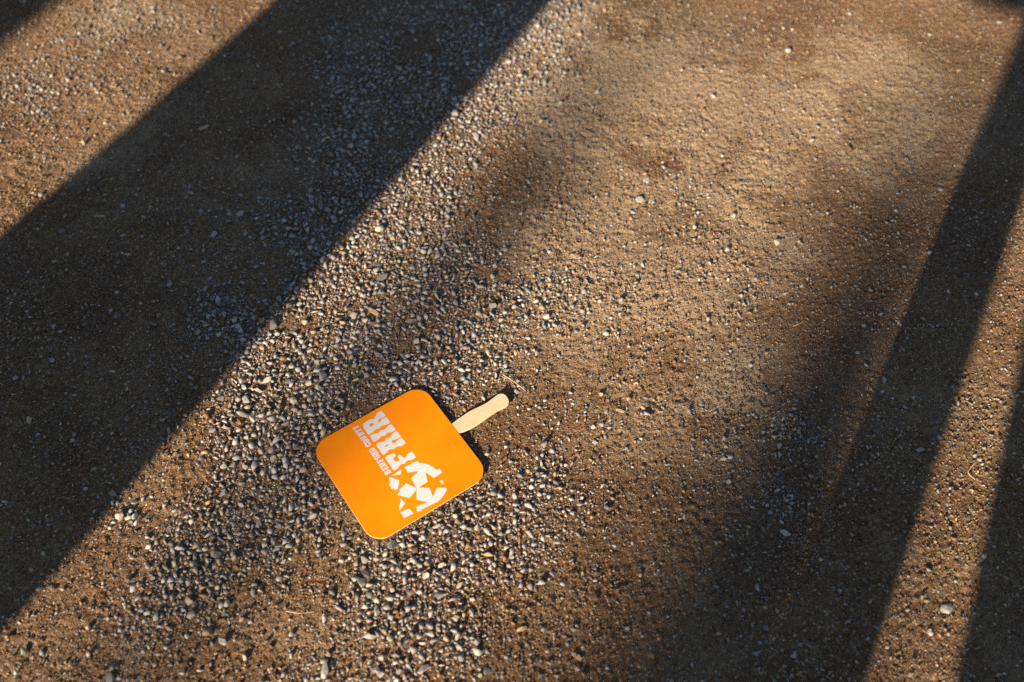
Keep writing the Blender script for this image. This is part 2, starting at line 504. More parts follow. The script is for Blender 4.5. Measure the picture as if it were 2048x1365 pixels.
PEBBLES = [
 (-0.12, 1.652, 20.2, 'p', 'r', 'large pale rounded pebble half lit on the edge of the wide shade'),
 (-0.931, 1.415, 12.9, 'p', 'r', 'pale pebble sitting on the far edge of the wide shade'),
 (-0.495, 1.895, 12.5, 'g', 'a', 'grey angular pebble in the far shaded gravel, farthest from the fan'),
 (-0.533, 1.941, 10.3, 'g', 'a', 'small grey angular pebble in the far shaded gravel, farthest from the fan'),
 (-0.43, 1.683, 13.9, 'g', 'a', 'mid-sized grey angular pebble in the far shaded gravel, farthest from the fan'),
 (-0.371, 1.724, 18.4, 'g', 'e', 'large grey long pebble in the far shaded gravel, nearest to the fan'),
 (-0.351, 1.657, 12.7, 'g', 'a', 'grey angular pebble in the far shaded gravel, nearest to the fan'),
 (-0.296, 1.611, 15.7, 'g', 'a', 'large grey angular pebble in the far shaded gravel'),
 (-0.302, 1.563, 13.4, 'g', 'f', 'mid-sized grey flat pebble in the far shaded gravel, nearest to the fan'),
 (-0.184, 1.747, 14.2, 'g', 'r', 'mid-sized grey rounded pebble in the far shaded gravel'),
 (-0.29, 1.759, 10.9, 'g', 'r', 'small grey rounded pebble in the far shaded gravel, nearest to the fan'),
 (-0.332, 1.941, 10.3, 'g', 'r', 'small grey rounded pebble in the far shaded gravel, farthest from the fan'),
 (-0.379, 1.953, 9.2, 'g', 'r', 'tiny grey rounded pebble in the far shaded gravel, farthest from the fan'),
 (-0.102, 1.557, 12.4, 'p', 'a', 'pale angular pebble in far sunlit gravel'),
 (-0.073, 1.581, 17.7, 'g', 'e', 'large grey long pebble in far sunlit gravel'),
 (-0.227, 1.938, 14.9, 'g', 'e', 'mid-sized grey long pebble in the far shaded gravel'),
 (-0.249, 1.801, 17.7, 'g', 'e', 'large grey long pebble in the far shaded gravel, farthest from the fan'),
 (-0.078, 1.681, 13.9, 'p', 'a', 'mid-sized pale angular pebble on the wide shade edge, farthest from the fan'),
 (-0.278, 1.855, 11.2, 'g', 'a', 'small grey angular pebble in the far shaded gravel, nearest to the fan'),
 (-0.138, 1.608, 9.4, 'p', 'r', 'tiny pale rounded pebble on the wide shade edge'),
 (-0.247, 1.681, 8.6, 'g', 'r', 'tiny grey rounded pebble in the far shaded gravel, nearest to the fan'),
 (-0.345, 1.581, 13.5, 'g', 'a', 'mid-sized grey angular pebble in the far shaded gravel, nearest to the fan'),
 (-0.343, 1.701, 14.0, 'g', 'f', 'mid-sized grey flat pebble in the far shaded gravel, farthest from the fan'),
 (-0.53, 1.365, 21.4, 'g', 'f', 'broad flat grey stone sunk in the middle of the shaded dirt'),
 (-0.504, 1.439, 12.0, 'd', 'r', 'dark rounded pebble in the middle shaded gravel'),
 (-0.536, 1.415, 9.9, 'g', 'a', 'small grey angular pebble in the middle shaded gravel, farthest from the fan'),
 (-0.562, 1.499, 9.1, 'd', 'r', 'tiny dark rounded pebble in the middle shaded gravel'),
 (-0.763, 1.383, 14.7, 'g', 'f', 'mid-sized grey flat pebble on the shaded bare dirt'),
 (-0.862, 1.314, 12.5, 'd', 'a', 'dark angular pebble on the shaded bare dirt'),
 (-0.568, 1.307, 16.3, 'g', 'a', 'large grey angular pebble in the middle shaded gravel'),
 (-0.737, 1.237, 10.3, 'd', 'a', 'small dark angular pebble on the shaded bare dirt, farthest from the fan'),
 (-0.741, 1.258, 8.5, 'd', 'a', 'tiny dark angular pebble on the shaded bare dirt'),
 (-0.398, 1.425, 13.9, 'g', 'a', 'mid-sized grey angular pebble in the middle shaded gravel, farthest from the fan'),
 (-0.384, 1.427, 9.9, 'g', 'a', 'small grey angular pebble in the middle shaded gravel, nearest to the fan'),
 (-0.358, 1.372, 14.6, 'g', 'a', 'mid-sized grey angular pebble in the middle shaded gravel, third nearest to the fan'),
 (-0.346, 1.351, 14.5, 'g', 'r', 'mid-sized grey rounded pebble in the middle shaded gravel'),
 (-0.477, 1.227, 14.0, 'g', 'a', 'mid-sized grey angular pebble in the middle shaded gravel, second nearest to the fan'),
 (-0.496, 1.188, 13.8, 'g', 'a', 'mid-sized grey angular pebble in the middle shaded gravel, nearest to the fan'),
 (-0.558, 1.197, 12.0, 'g', 'f', 'grey flat pebble in the middle shaded gravel'),
 (-0.389, 1.233, 12.1, 'g', 'a', 'grey angular pebble in the middle shaded gravel, farthest from the fan'),
 (-0.423, 1.15, 10.9, 'g', 'a', 'small grey angular pebble on the wide shade edge, farthest from the fan'),
 (-0.404, 1.134, 16.3, 'd', 'a', 'large dark angular pebble on the wide shade edge'),
 (-0.368, 1.15, 11.8, 'p', 'a', 'pale angular pebble on the wide shade edge, second nearest to the fan'),
 (-0.384, 1.136, 12.7, 'p', 'a', 'pale angular pebble on the wide shade edge, nearest to the fan'),
 (-0.371, 1.193, 11.1, 'p', 'r', 'small pale rounded pebble on the wide shade edge, farthest from the fan'),
 (-0.516, 1.145, 11.8, 'd', 'a', 'dark angular pebble in the middle shaded gravel'),
 (-0.72, 1.163, 10.0, 'g', 'r', 'small grey rounded pebble on the shaded bare dirt, nearest to the fan'),
 (-0.647, 1.139, 10.9, 'd', 'a', 'small dark angular pebble on the shaded bare dirt, third nearest to the fan'),
 (-0.631, 1.107, 9.9, 'd', 'a', 'small dark angular pebble on the shaded bare dirt, second nearest to the fan'),
 (-0.795, 1.009, 11.3, 'g', 'r', 'small grey rounded pebble on the shaded bare dirt, second nearest to the fan'),
 (-0.847, 0.972, 11.1, 'g', 'r', 'small grey rounded pebble on the shaded bare dirt, farthest from the fan'),
 (-0.549, 0.972, 10.3, 'g', 'e', 'small grey long pebble on the shaded bare dirt'),
 (-0.689, 0.881, 9.9, 'd', 'a', 'small dark angular pebble on the shaded bare dirt, nearest to the fan'),
 (-0.718, 0.86, 9.0, 'g', 'r', 'tiny grey rounded pebble on the shaded bare dirt, farthest from the fan'),
 (-0.717, 0.848, 9.8, 'g', 'a', 'small grey angular pebble on the shaded bare dirt'),
 (-0.637, 0.891, 14.1, 'd', 'f', 'mid-sized dark flat pebble on the shaded bare dirt'),
 (-0.674, 0.76, 9.5, 'g', 'r', 'tiny grey rounded pebble on the shaded bare dirt, nearest to the fan'),
 (-0.609, 0.712, 14.8, 'p', 'a', 'mid-sized pale angular pebble on the wide shade edge, nearest to the fan'),
 (-0.592, 0.738, 11.8, 'p', 'a', 'pale angular pebble on the wide shade edge, farthest from the fan'),
 (-0.594, 0.723, 10.1, 'p', 'r', 'small pale rounded pebble on the wide shade edge, second nearest to the fan'),
 (-0.603, 0.736, 8.6, 'p', 'a', 'tiny pale angular pebble on the wide shade edge'),
 (-0.514, 1.111, 11.7, 'g', 'a', 'grey angular pebble in the middle shaded gravel, nearest to the fan'),
 (-0.554, 1.069, 12.4, 'g', 'r', 'grey rounded pebble in the middle shaded gravel'),
 (-0.535, 1.057, 10.6, 'g', 'r', 'small grey rounded pebble in the middle shaded gravel'),
 (-0.478, 1.04, 10.5, 'g', 'a', 'small grey angular pebble on the wide shade edge, nearest to the fan'),
 (-0.461, 1.027, 11.3, 'g', 'r', 'small grey rounded pebble on the wide shade edge'),
 (-0.424, 1.086, 19.6, 'd', 'a', 'large dark angular stone on the lip of the wide shade'),
 (-0.428, 1.067, 10.6, 'p', 'a', 'small pale angular pebble on the wide shade edge, farthest from the fan'),
 (-0.414, 1.067, 11.5, 'p', 'r', 'small pale rounded pebble on the wide shade edge, nearest to the fan'),
 (-0.443, 1.046, 10.5, 'g', 'e', 'small grey long pebble on the wide shade edge'),
 (-0.382, 1.042, 11.4, 'p', 'e', 'small pale long pebble between the fan and wide shade, farthest from the fan'),
 (-0.306, 1.057, 14.1, 'p', 'a', 'mid-sized pale angular pebble between the fan and wide shade'),
 (-0.295, 1.057, 8.8, 'm', 'a', 'tiny mauve angular pebble between the fan and wide shade'),
 (-0.167, 1.054, 13.2, 'g', 'a', 'mid-sized grey angular pebble on the sand beyond the handle'),
 (-0.164, 1.04, 10.5, 'g', 'r', 'small grey rounded pebble on the sand beyond the handle'),
 (-0.257, 1.074, 9.7, 'm', 'r', 'small mauve rounded pebble between the fan and wide shade'),
 (-0.241, 1.074, 11.5, 'm', 'a', 'mauve angular pebble between the fan and wide shade, nearest to the fan'),
 (-0.253, 1.095, 11.6, 'm', 'a', 'mauve angular pebble between the fan and wide shade, farthest from the fan'),
 (-0.336, 1.08, 9.8, 'p', 'r', 'small pale rounded pebble between the fan and wide shade, farthest from the fan'),
 (-0.37, 1.095, 12.5, 'p', 'a', 'pale angular pebble between the fan and wide shade, farthest from the fan'),
 (-0.369, 1.028, 10.5, 'p', 'r', 'small pale rounded pebble between the fan and wide shade, third nearest to the fan'),
 (-0.331, 1.022, 12.2, 'g', 'a', 'grey angular pebble between the fan and wide shade, fifth nearest to the fan'),
 (-0.283, 1.03, 12.2, 'm', 'r', 'mauve rounded pebble between the fan and wide shade, farthest from the fan'),
 (-0.271, 1.001, 12.1, 'm', 'r', 'mauve rounded pebble between the fan and wide shade, second nearest to the fan'),
 (-0.338, 1.009, 12.1, 'g', 'a', 'grey angular pebble between the fan and wide shade, fourth nearest to the fan'),
 (-0.368, 0.992, 12.9, 'p', 'r', 'pale rounded pebble between the fan and wide shade'),
 (-0.408, 0.98, 11.2, 'g', 'a', 'small grey angular pebble between the fan and wide shade, farthest from the fan'),
 (-0.449, 0.979, 10.3, 'p', 'a', 'small pale angular pebble on the wide shade edge, nearest to the fan'),
 (-0.324, 0.979, 20.6, 'm', 'e', 'largest mauve grey slab in the sunlit gravel above the fan'),
 (-0.418, 0.968, 13.7, 'p', 'e', 'mid-sized pale long pebble between the fan and wide shade'),
 (-0.454, 0.954, 11.9, 'p', 'e', 'pale long pebble between the fan and wide shade, farthest from the fan'),
 (-0.439, 0.952, 11.0, 'p', 'a', 'small pale angular pebble between the fan and wide shade, farthest from the fan'),
 (-0.428, 0.947, 12.7, 'p', 'e', 'pale long pebble between the fan and wide shade, nearest to the fan'),
 (-0.357, 0.969, 11.1, 'g', 'a', 'small grey angular pebble between the fan and wide shade, nearest to the fan'),
 (-0.345, 0.963, 12.8, 'p', 'a', 'pale angular pebble between the fan and wide shade, second nearest to the fan'),
 (-0.328, 0.955, 12.8, 'g', 'a', 'grey angular pebble between the fan and wide shade, second nearest to the fan'),
 (-0.383, 0.966, 11.9, 'p', 'a', 'pale angular pebble between the fan and wide shade, third nearest to the fan'),
 (-0.446, 0.928, 16.0, 'g', 'a', 'large grey angular pebble between the fan and wide shade'),
 (-0.49, 0.93, 13.5, 'g', 'a', 'mid-sized grey angular pebble on the wide shade edge'),
 (-0.367, 0.927, 16.8, 'p', 'r', 'large pale rounded pebble between the fan and wide shade'),
 (-0.34, 0.929, 13.5, 'g', 'r', 'mid-sized grey rounded pebble between the fan and wide shade'),
 (-0.39, 0.927, 10.9, 'g', 'a', 'small grey angular pebble between the fan and wide shade, second nearest to the fan'),
 (-0.379, 0.914, 11.7, 'p', 'a', 'pale angular pebble between the fan and wide shade, nearest to the fan'),
 (-0.447, 0.896, 19.1, 'p', 'e', 'speckled pale wedge shaped stone left of the fan near the shade'),
 (-0.467, 0.897, 10.8, 'd', 'e', 'small dark long pebble between the fan and wide shade'),
 (-0.474, 0.94, 9.3, 'g', 'a', 'tiny grey angular pebble on the wide shade edge'),
 (-0.491, 0.868, 14.0, 'p', 'f', 'mid-sized pale flat pebble between the fan and wide shade'),
 (-0.471, 0.873, 9.9, 'p', 'e', 'small pale long pebble between the fan and wide shade, nearest to the fan'),
 (-0.434, 0.854, 9.8, 'p', 'a', 'small pale angular pebble between the fan and wide shade, nearest to the fan'),
 (-0.423, 0.859, 10.7, 'p', 'r', 'small pale rounded pebble between the fan and wide shade, nearest to the fan'),
 (-0.374, 0.881, 13.2, 'm', 'a', 'mid-sized mauve angular pebble between the fan and wide shade'),
 (-0.353, 0.875, 14.9, 'm', 'a', 'mid-sized mauve angular pebble along the lower left edge of the fan'),
 (-0.385, 0.849, 13.1, 'g', 'e', 'grey long pebble along the lower left edge of the fan'),
 (-0.363, 0.838, 13.0, 'm', 'a', 'mauve angular pebble along the lower left edge of the fan'),
 (-0.349, 0.835, 13.0, 'd', 'a', 'dark angular pebble along the lower left edge of the fan'),
 (-0.39, 0.831, 14.6, 'm', 'r', 'mid-sized mauve rounded pebble between the fan and wide shade'),
 (-0.433, 0.833, 10.6, 'p', 'r', 'small pale rounded pebble between the fan and wide shade, second nearest to the fan'),
 (-0.386, 0.815, 12.9, 'g', 'a', 'grey angular pebble between the fan and wide shade, nearest to the fan'),
 (-0.328, 0.823, 12.2, 'g', 'r', 'grey rounded pebble along the lower left edge of the fan'),
 (-0.343, 0.801, 9.6, 'p', 'r', 'small pale rounded pebble along the lower left edge of the fan'),
 (-0.334, 0.794, 14.4, 'm', 'r', 'mid-sized mauve rounded pebble along the lower left edge of the fan'),
 (-0.463, 0.801, 12.9, 'p', 'a', 'pale angular pebble between the fan and wide shade, fourth nearest to the fan'),
 (-0.448, 0.803, 12.1, 'g', 'a', 'grey angular pebble between the fan and wide shade, farthest from the fan'),
 (-0.428, 0.801, 12.1, 'g', 'a', 'grey angular pebble between the fan and wide shade, third nearest to the fan'),
 (-0.274, 0.911, 10.0, 'm', 'r', 'small mauve rounded pebble along the upper left edge of the fan'),
 (-0.249, 0.98, 12.0, 'm', 'r', 'mauve rounded pebble between the fan and wide shade, nearest to the fan'),
 (-0.162, 1.008, 12.1, 'p', 'a', 'pale angular pebble along the upper left edge of the fan'),
 (-0.183, 1.008, 10.4, 'p', 'e', 'small pale long pebble on the sand beyond the handle'),
 (-0.191, 1.025, 9.6, 'p', 'a', 'small pale angular pebble on the sand beyond the handle, nearest to the fan'),
 (-0.235, 1.025, 12.2, 'm', 'e', 'mauve long pebble between the fan and wide shade'),
 (-0.183, 1.1, 13.4, 'm', 'e', 'mid-sized mauve long pebble on the sand beyond the handle'),
 (-0.254, 1.32, 20.2, 'p', 'r', 'broad pale rounded stone in the sunlit gravel above the wood chip'),
 (-0.204, 1.336, 10.6, 'p', 'a', 'small pale angular pebble in sunlit gravel by the wood chip, farthest from the fan'),
 (-0.305, 1.298, 12.4, 'p', 'r', 'pale rounded pebble on the wide shade edge'),
 (-0.248, 1.303, 10.5, 'p', 'a', 'small pale angular pebble in sunlit gravel by the wood chip, third nearest to the fan'),
 (-0.234, 1.306, 10.5, 'p', 'a', 'small pale angular pebble in sunlit gravel by the wood chip, fourth nearest to the fan'),
 (-0.228, 1.297, 10.5, 'p', 'a', 'small pale angular pebble in sunlit gravel by the wood chip, second nearest to the fan'),
 (-0.212, 1.415, 12.9, 'g', 'f', 'grey flat pebble on the wide shade edge'),
 (-0.167, 1.263, 14.2, 'p', 'r', 'mid-sized pale rounded pebble in sunlit gravel by the wood chip'),
 (-0.136, 1.364, 9.7, 'p', 'r', 'small pale rounded pebble in sunlit gravel by the wood chip, farthest from the fan'),
 (-0.121, 1.283, 13.3, 'g', 'f', 'mid-sized grey flat pebble in sunlit gravel by the wood chip'),
 (-0.239, 1.2, 19.4, 'd', 'e', 'long dark stone standing in a dirt hollow above the wood chip'),
 (-0.239, 1.162, 15.5, 'g', 'a', 'large grey angular pebble in sunlit gravel by the wood chip, nearest to the fan'),
 (-0.213, 1.173, 10.1, 'p', 'r', 'small pale rounded pebble in sunlit gravel by the wood chip, second nearest to the fan'),
 (-0.197, 1.173, 10.1, 'p', 'r', 'small pale rounded pebble in sunlit gravel by the wood chip, nearest to the fan'),
 (-0.17, 1.179, 11.0, 'p', 'r', 'small pale rounded pebble in sunlit gravel by the wood chip, third nearest to the fan'),
 (-0.284, 1.112, 16.2, 'g', 'f', 'large grey flat pebble in sunlit gravel by the wood chip'),
 (-0.06, 1.086, 11.6, 'w', 'r', 'round whitish pebble with a long shadow above the handle'),
 (-0.036, 1.201, 12.9, 'g', 'r', 'grey rounded pebble in sunlit gravel by the wood chip'),
 (-0.028, 1.227, 15.9, 'g', 'a', 'large grey angular pebble in sunlit gravel by the wood chip, farthest from the fan'),
 (-0.06, 1.116, 14.4, 'g', 'a', 'mid-sized grey angular pebble in sunlit gravel by the wood chip, nearest to the fan'),
 (-0.035, 1.13, 14.5, 'g', 'a', 'mid-sized grey angular pebble in sunlit gravel by the wood chip, farthest from the fan'),
 (-0.326, 1.199, 11.1, 'g', 'r', 'small grey rounded pebble in sunlit gravel by the wood chip'),
 (-0.257, 1.186, 11.0, 'p', 'a', 'small pale angular pebble in sunlit gravel by the wood chip, nearest to the fan'),
 (-0.045, 1.42, 11.9, 'm', 'a', 'mauve angular pebble in far sunlit gravel'),
 (-0.277, 1.195, 9.2, 'g', 'a', 'tiny grey angular pebble in sunlit gravel by the wood chip'),
 (-0.171, 1.144, 12.7, 'm', 'a', 'mauve angular pebble in sunlit gravel by the wood chip'),
 (-0.056, 1.245, 9.4, 'm', 'r', 'tiny mauve rounded pebble in sunlit gravel by the wood chip'),
 (-0.131, 1.271, 10.4, 'm', 'r', 'small mauve rounded pebble in sunlit gravel by the wood chip'),
 (0.063, 1.106, 13.4, 'w', 'a', 'blocky whitish pebble alone on the sand with a dark shadow'),
 (0.028, 1.061, 8.8, 'g', 'a', 'tiny grey angular pebble on the sand beyond the handle, second nearest to the fan'),
 (0.044, 1.027, 10.5, 'p', 'a', 'small pale angular pebble on the sand beyond the handle, farthest from the fan'),
 (0.081, 1.024, 8.7, 'g', 'r', 'tiny grey rounded pebble on the sand beyond the handle'),
 (0.182, 1.151, 10.9, 'g', 'a', 'small grey angular pebble on the sand beyond the handle'),
 (-0.025, 0.982, 12.9, 'g', 'a', 'pale grey triangular pebble at one end of the straw'),
 (-0.01, 0.992, 11.2, 'g', 'f', 'small grey flat pebble on the sand beyond the handle'),
 (-0.072, 0.978, 13.7, 'g', 'f', 'mid-sized grey flat pebble on the sand beyond the handle'),
 (-0.079, 0.967, 9.4, 'g', 'a', 'tiny grey angular pebble on the sand beyond the handle, nearest to the fan'),
 (0.01, 0.969, 8.5, 'p', 'r', 'tiny pale rounded pebble on the sand beyond the handle'),
 (0.008, 0.948, 11.0, 'g', 'a', 'grey pebble inside the shadow off the tip of the handle'),
 (0.11, 0.888, 8.3, 'p', 'a', 'tiny pale angular pebble on the sand beyond the handle, nearest to the fan'),
 (0.134, 0.876, 8.3, 'p', 'a', 'tiny pale angular pebble on the sand beyond the handle, farthest from the fan'),
 (0.148, 0.881, 11.6, 'p', 'a', 'pale angular pebble on the sand beyond the handle'),
 (0.158, 0.906, 9.2, 'g', 'a', 'tiny grey angular pebble on the sand beyond the handle, third nearest to the fan'),
 (-0.008, 0.868, 8.2, 'p', 'a', 'tiny pale angular pebble close to the wooden handle'),
 (-0.04, 0.826, 10.5, 'p', 'a', 'pale sharp pebble just off the right corner of the fan'),
 (-0.372, 0.688, 12.3, 'p', 'r', 'pale rounded pebble in thin gravel below the shade'),
 (-0.361, 0.696, 10.8, 'p', 'a', 'small pale angular pebble in thin gravel below the shade, nearest to the fan'),
 (-0.391, 0.7, 13.9, 'd', 'a', 'mid-sized dark angular pebble in thin gravel below the shade, farthest from the fan'),
 (-0.41, 0.709, 10.9, 'g', 'a', 'small grey angular pebble in thin gravel below the shade, nearest to the fan'),
 (-0.408, 0.697, 9.3, 'p', 'r', 'tiny pale rounded pebble in thin gravel below the shade, second nearest to the fan'),
 (-0.4, 0.682, 10.7, 'd', 'r', 'small dark rounded pebble in thin gravel below the shade'),
 (-0.322, 0.71, 9.3, 'g', 'a', 'tiny grey angular pebble in thin gravel below the shade, second nearest to the fan'),
 (-0.363, 0.672, 15.3, 'd', 'a', 'mid-sized dark angular pebble in thin gravel below the shade, nearest to the fan'),
 (-0.377, 0.663, 9.9, 'p', 'a', 'small pale angular pebble in thin gravel below the shade, second nearest to the fan'),
 (-0.354, 0.663, 9.9, 'p', 'e', 'small pale long pebble in thin gravel below the shade'),
 (-0.358, 0.656, 9.1, 'g', 'e', 'tiny grey long pebble in thin gravel below the shade'),
 (-0.466, 0.658, 11.4, 'p', 'r', 'small pale rounded pebble in thin gravel below the shade, farthest from the fan'),
 (-0.449, 0.651, 16.7, 'd', 'a', 'large dark angular pebble in thin gravel below the shade'),
 (-0.423, 0.65, 9.9, 'g', 'a', 'small grey angular pebble in thin gravel below the shade, farthest from the fan'),
 (-0.294, 0.664, 8.4, 'p', 'r', 'tiny pale rounded pebble in the gravel heap below the fan, nearest to it'),
 (-0.294, 0.673, 9.2, 'p', 'a', 'tiny pale angular pebble in the gravel heap below the fan, nearest to it'),
 (-0.334, 0.681, 8.4, 'p', 'a', 'tiny pale angular pebble in thin gravel below the shade, nearest to the fan'),
 (-0.21, 0.672, 13.8, 'p', 'f', 'flat pale stone peeping from under the bottom corner of the fan'),
 (-0.182, 0.664, 18.3, 'p', 'a', 'biggest pale angular stone below the bottom corner of the fan'),
 (-0.223, 0.64, 12.1, 'p', 'e', 'pale long pebble along the lower right edge of the fan'),
 (-0.191, 0.629, 9.0, 'p', 'r', 'tiny pale rounded pebble along the lower right edge of the fan, second nearest to it'),
 (-0.179, 0.627, 9.0, 'p', 'r', 'tiny pale rounded pebble along the lower right edge of the fan, farthest from it'),
 (-0.219, 0.62, 15.0, 'd', 'f', 'mid-sized dark flat pebble along the lower right edge of the fan'),
 (-0.223, 0.605, 16.4, 'g', 'f', 'large grey flat pebble along the lower right edge of the fan'),
 (-0.347, 0.61, 11.2, 'p', 'r', 'small pale rounded pebble in thin gravel below the shade, nearest to the fan'),
 (-0.344, 0.637, 8.3, 'p', 'e', 'tiny pale long pebble in thin gravel below the shade, nearest to the fan'),
 (-0.505, 0.599, 10.4, 'p', 'a', 'small pale angular pebble in thin gravel below the shade, farthest from the fan'),
 (-0.422, 0.588, 8.9, 'g', 'r', 'tiny grey rounded pebble in thin gravel below the shade'),
 (-0.474, 0.575, 14.7, 'g', 'a', 'mid-sized grey angular pebble in thin gravel below the shade, farthest from the fan'),
 (-0.467, 0.554, 16.0, 'g', 'r', 'large grey rounded pebble in thin gravel below the shade'),
 (-0.382, 0.587, 12.6, 'g', 'e', 'grey long pebble in thin gravel below the shade'),
 (-0.414, 0.514, 12.9, 'p', 'e', 'pale long pebble in thin gravel below the shade'),
 (-0.378, 0.495, 14.2, 'p', 'a', 'mid-sized pale angular pebble in thin gravel below the shade'),
 (-0.318, 0.526, 10.1, 'p', 'r', 'small pale rounded pebble in thin gravel below the shade, second nearest to the fan'),
 (-0.269, 0.488, 10.6, 'p', 'a', 'small pale angular pebble in the gravel heap below the fan, farthest from it'),
 (-0.263, 0.472, 18.3, 'p', 'e', 'large pale long pebble in the gravel heap below the fan'),
 (-0.197, 0.559, 13.1, 'p', 'e', 'pale long pebble in the gravel heap below the fan'),
 (-0.203, 0.522, 14.4, 'p', 'e', 'mid-sized pale long pebble in the gravel heap below the fan'),
 (-0.175, 0.519, 12.2, 'p', 'r', 'pale rounded pebble in the gravel heap below the fan'),
 (-0.184, 0.491, 10.6, 'p', 'a', 'small pale angular pebble in the gravel heap below the fan, fifth nearest to it'),
 (-0.195, 0.475, 12.0, 'p', 'a', 'pale angular pebble in the gravel heap below the fan, farthest from it'),
 (-0.186, 0.469, 14.1, 'w', 'a', 'mid-sized whitish angular pebble in the gravel heap below the fan'),
 (-0.468, 0.523, 9.4, 'p', 'r', 'tiny pale rounded pebble in thin gravel below the shade, farthest from the fan'),
 (-0.463, 0.469, 8.4, 'p', 'a', 'tiny pale angular pebble in thin gravel below the shade, farthest from the fan'),
 (-0.44, 0.473, 8.5, 'p', 'e', 'tiny pale long pebble in thin gravel below the shade, farthest from the fan'),
 (-0.613, 0.536, 10.1, 'p', 'r', 'lone pale pebble on bare dirt near the foot of the wide shade'),
 (-0.547, 0.629, 9.8, 'g', 'r', 'small grey rounded pebble in thin gravel below the shade'),
 (-0.536, 0.611, 8.2, 'g', 'a', 'tiny grey angular pebble in thin gravel below the shade, farthest from the fan'),
 (-0.425, 0.731, 13.3, 'g', 'a', 'mid-sized grey angular pebble in thin gravel below the shade, nearest to the fan'),
 (-0.455, 0.753, 15.0, 'g', 'a', 'mid-sized grey angular pebble between the fan and wide shade'),
 (-0.354, 0.725, 9.4, 'p', 'r', 'tiny pale rounded pebble in thin gravel below the shade, nearest to the fan'),
 (-0.323, 0.725, 8.6, 'g', 'a', 'tiny grey angular pebble in thin gravel below the shade, nearest to the fan'),
 (-0.564, 0.463, 15.4, 'd', 'f', 'mid-sized dark flat pebble in thin gravel below the shade'),
 (-0.084, 0.705, 11.6, 'd', 'a', 'dark angular pebble along the lower right edge of the fan'),
 (-0.101, 0.688, 11.5, 'p', 'r', 'pale rounded pebble along the lower right edge of the fan'),
 (-0.117, 0.696, 10.0, 'p', 'e', 'small pale long pebble along the lower right edge of the fan'),
 (-0.126, 0.691, 10.8, 'p', 'a', 'small pale angular pebble along the lower right edge of the fan, farthest from it'),
 (-0.139, 0.688, 10.0, 'p', 'a', 'small pale angular pebble along the lower right edge of the fan, nearest to it'),
 (-0.139, 0.675, 9.2, 'p', 'r', 'tiny pale rounded pebble along the lower right edge of the fan, nearest to it'),
 (-0.032, 0.667, 11.4, 'p', 'r', 'small pale rounded pebble in the gravel heap below the fan, second nearest to it'),
 (-0.041, 0.664, 9.1, 'p', 'a', 'tiny pale angular pebble in the gravel heap below the fan, second nearest to it'),
 (0.002, 0.678, 8.4, 'p', 'a', 'tiny pale angular pebble on the dirt right of the fan'),
 (-0.054, 0.693, 10.8, 'p', 'a', 'small pale angular pebble on the dirt right of the fan'),
 (-0.032, 0.628, 9.8, 'p', 'a', 'small pale angular pebble in the gravel heap below the fan, second nearest to it'),
 (-0.001, 0.645, 9.1, 'g', 'a', 'tiny grey angular pebble on the dirt right of the fan'),
 (-0.155, 0.629, 9.8, 'p', 'r', 'small pale rounded pebble in the gravel heap below the fan, nearest to it'),
 (-0.129, 0.615, 13.5, 'p', 'a', 'mid-sized pale angular pebble in the gravel heap below the fan'),
 (-0.109, 0.619, 10.5, 'p', 'a', 'small pale angular pebble in the gravel heap below the fan, nearest to it'),
 (-0.107, 0.632, 9.8, 'p', 'e', 'small pale long pebble in the gravel heap below the fan, nearest to it'),
 (-0.077, 0.6, 10.4, 'p', 'e', 'small pale long pebble in the gravel heap below the fan, second nearest to it'),
 (-0.177, 0.593, 10.4, 'p', 'r', 'small pale rounded pebble in the gravel heap below the fan, farthest from it'),
 (-0.152, 0.589, 11.8, 'p', 'a', 'pale angular pebble in the gravel heap below the fan, nearest to it'),
 (-0.169, 0.585, 8.9, 'p', 'r', 'tiny pale rounded pebble in the gravel heap below the fan, farthest from it'),
 (-0.107, 0.584, 14.8, 'p', 'f', 'mid-sized pale flat pebble in the gravel heap below the fan'),
 (-0.058, 0.576, 8.8, 'p', 'a', 'tiny pale angular pebble in the gravel heap below the fan, third nearest to it'),
 (-0.078, 0.521, 10.8, 'p', 'e', 'small pale long pebble in the gravel heap below the fan, farthest from it'),
 (-0.076, 0.506, 10.0, 'p', 'a', 'small pale angular pebble in the gravel heap below the fan, sixth nearest to it'),
 (-0.117, 0.526, 10.8, 'p', 'a', 'small pale angular pebble in the gravel heap below the fan, third nearest to it'),
 (-0.106, 0.533, 8.7, 'g', 'e', 'tiny grey long pebble in the gravel heap below the fan'),
 (-0.064, 0.519, 8.6, 'p', 'a', 'tiny pale angular pebble in the gravel heap below the fan, farthest from it'),
 (-0.117, 0.502, 9.3, 'g', 'a', 'tiny grey angular pebble in the gravel heap below the fan, nearest to it'),
 (-0.101, 0.502, 10.0, 'p', 'a', 'small pale angular pebble in the gravel heap below the fan, fourth nearest to it'),
 (-0.125, 0.475, 15.5, 'p', 'e', 'long pale block shaped stone at the near end of the gravel'),
 (-0.036, 0.472, 12.7, 'g', 'f', 'grey flat pebble in the gravel heap below the fan'),
 (-0.159, 0.471, 8.4, 'g', 'a', 'tiny grey angular pebble in the gravel heap below the fan, farthest from it'),
 (0.622, 1.871, 16.9, 'w', 'r', 'pinkish white pebble far out on the sunlit sand'),
 (0.625, 1.956, 10.4, 'p', 'r', 'small pale rounded pebble on the pale sunlit sand, farthest from the fan'),
 (0.374, 1.799, 9.9, 'p', 'r', 'small pale rounded pebble on the pale sunlit sand, nearest to the fan'),
 (0.43, 1.357, 13.6, 'p', 'r', 'cream rounded pebble alone on the pale sand'),
 (0.252, 1.401, 17.7, 'g', 'f', 'large grey flat pebble on the pale sunlit sand'),
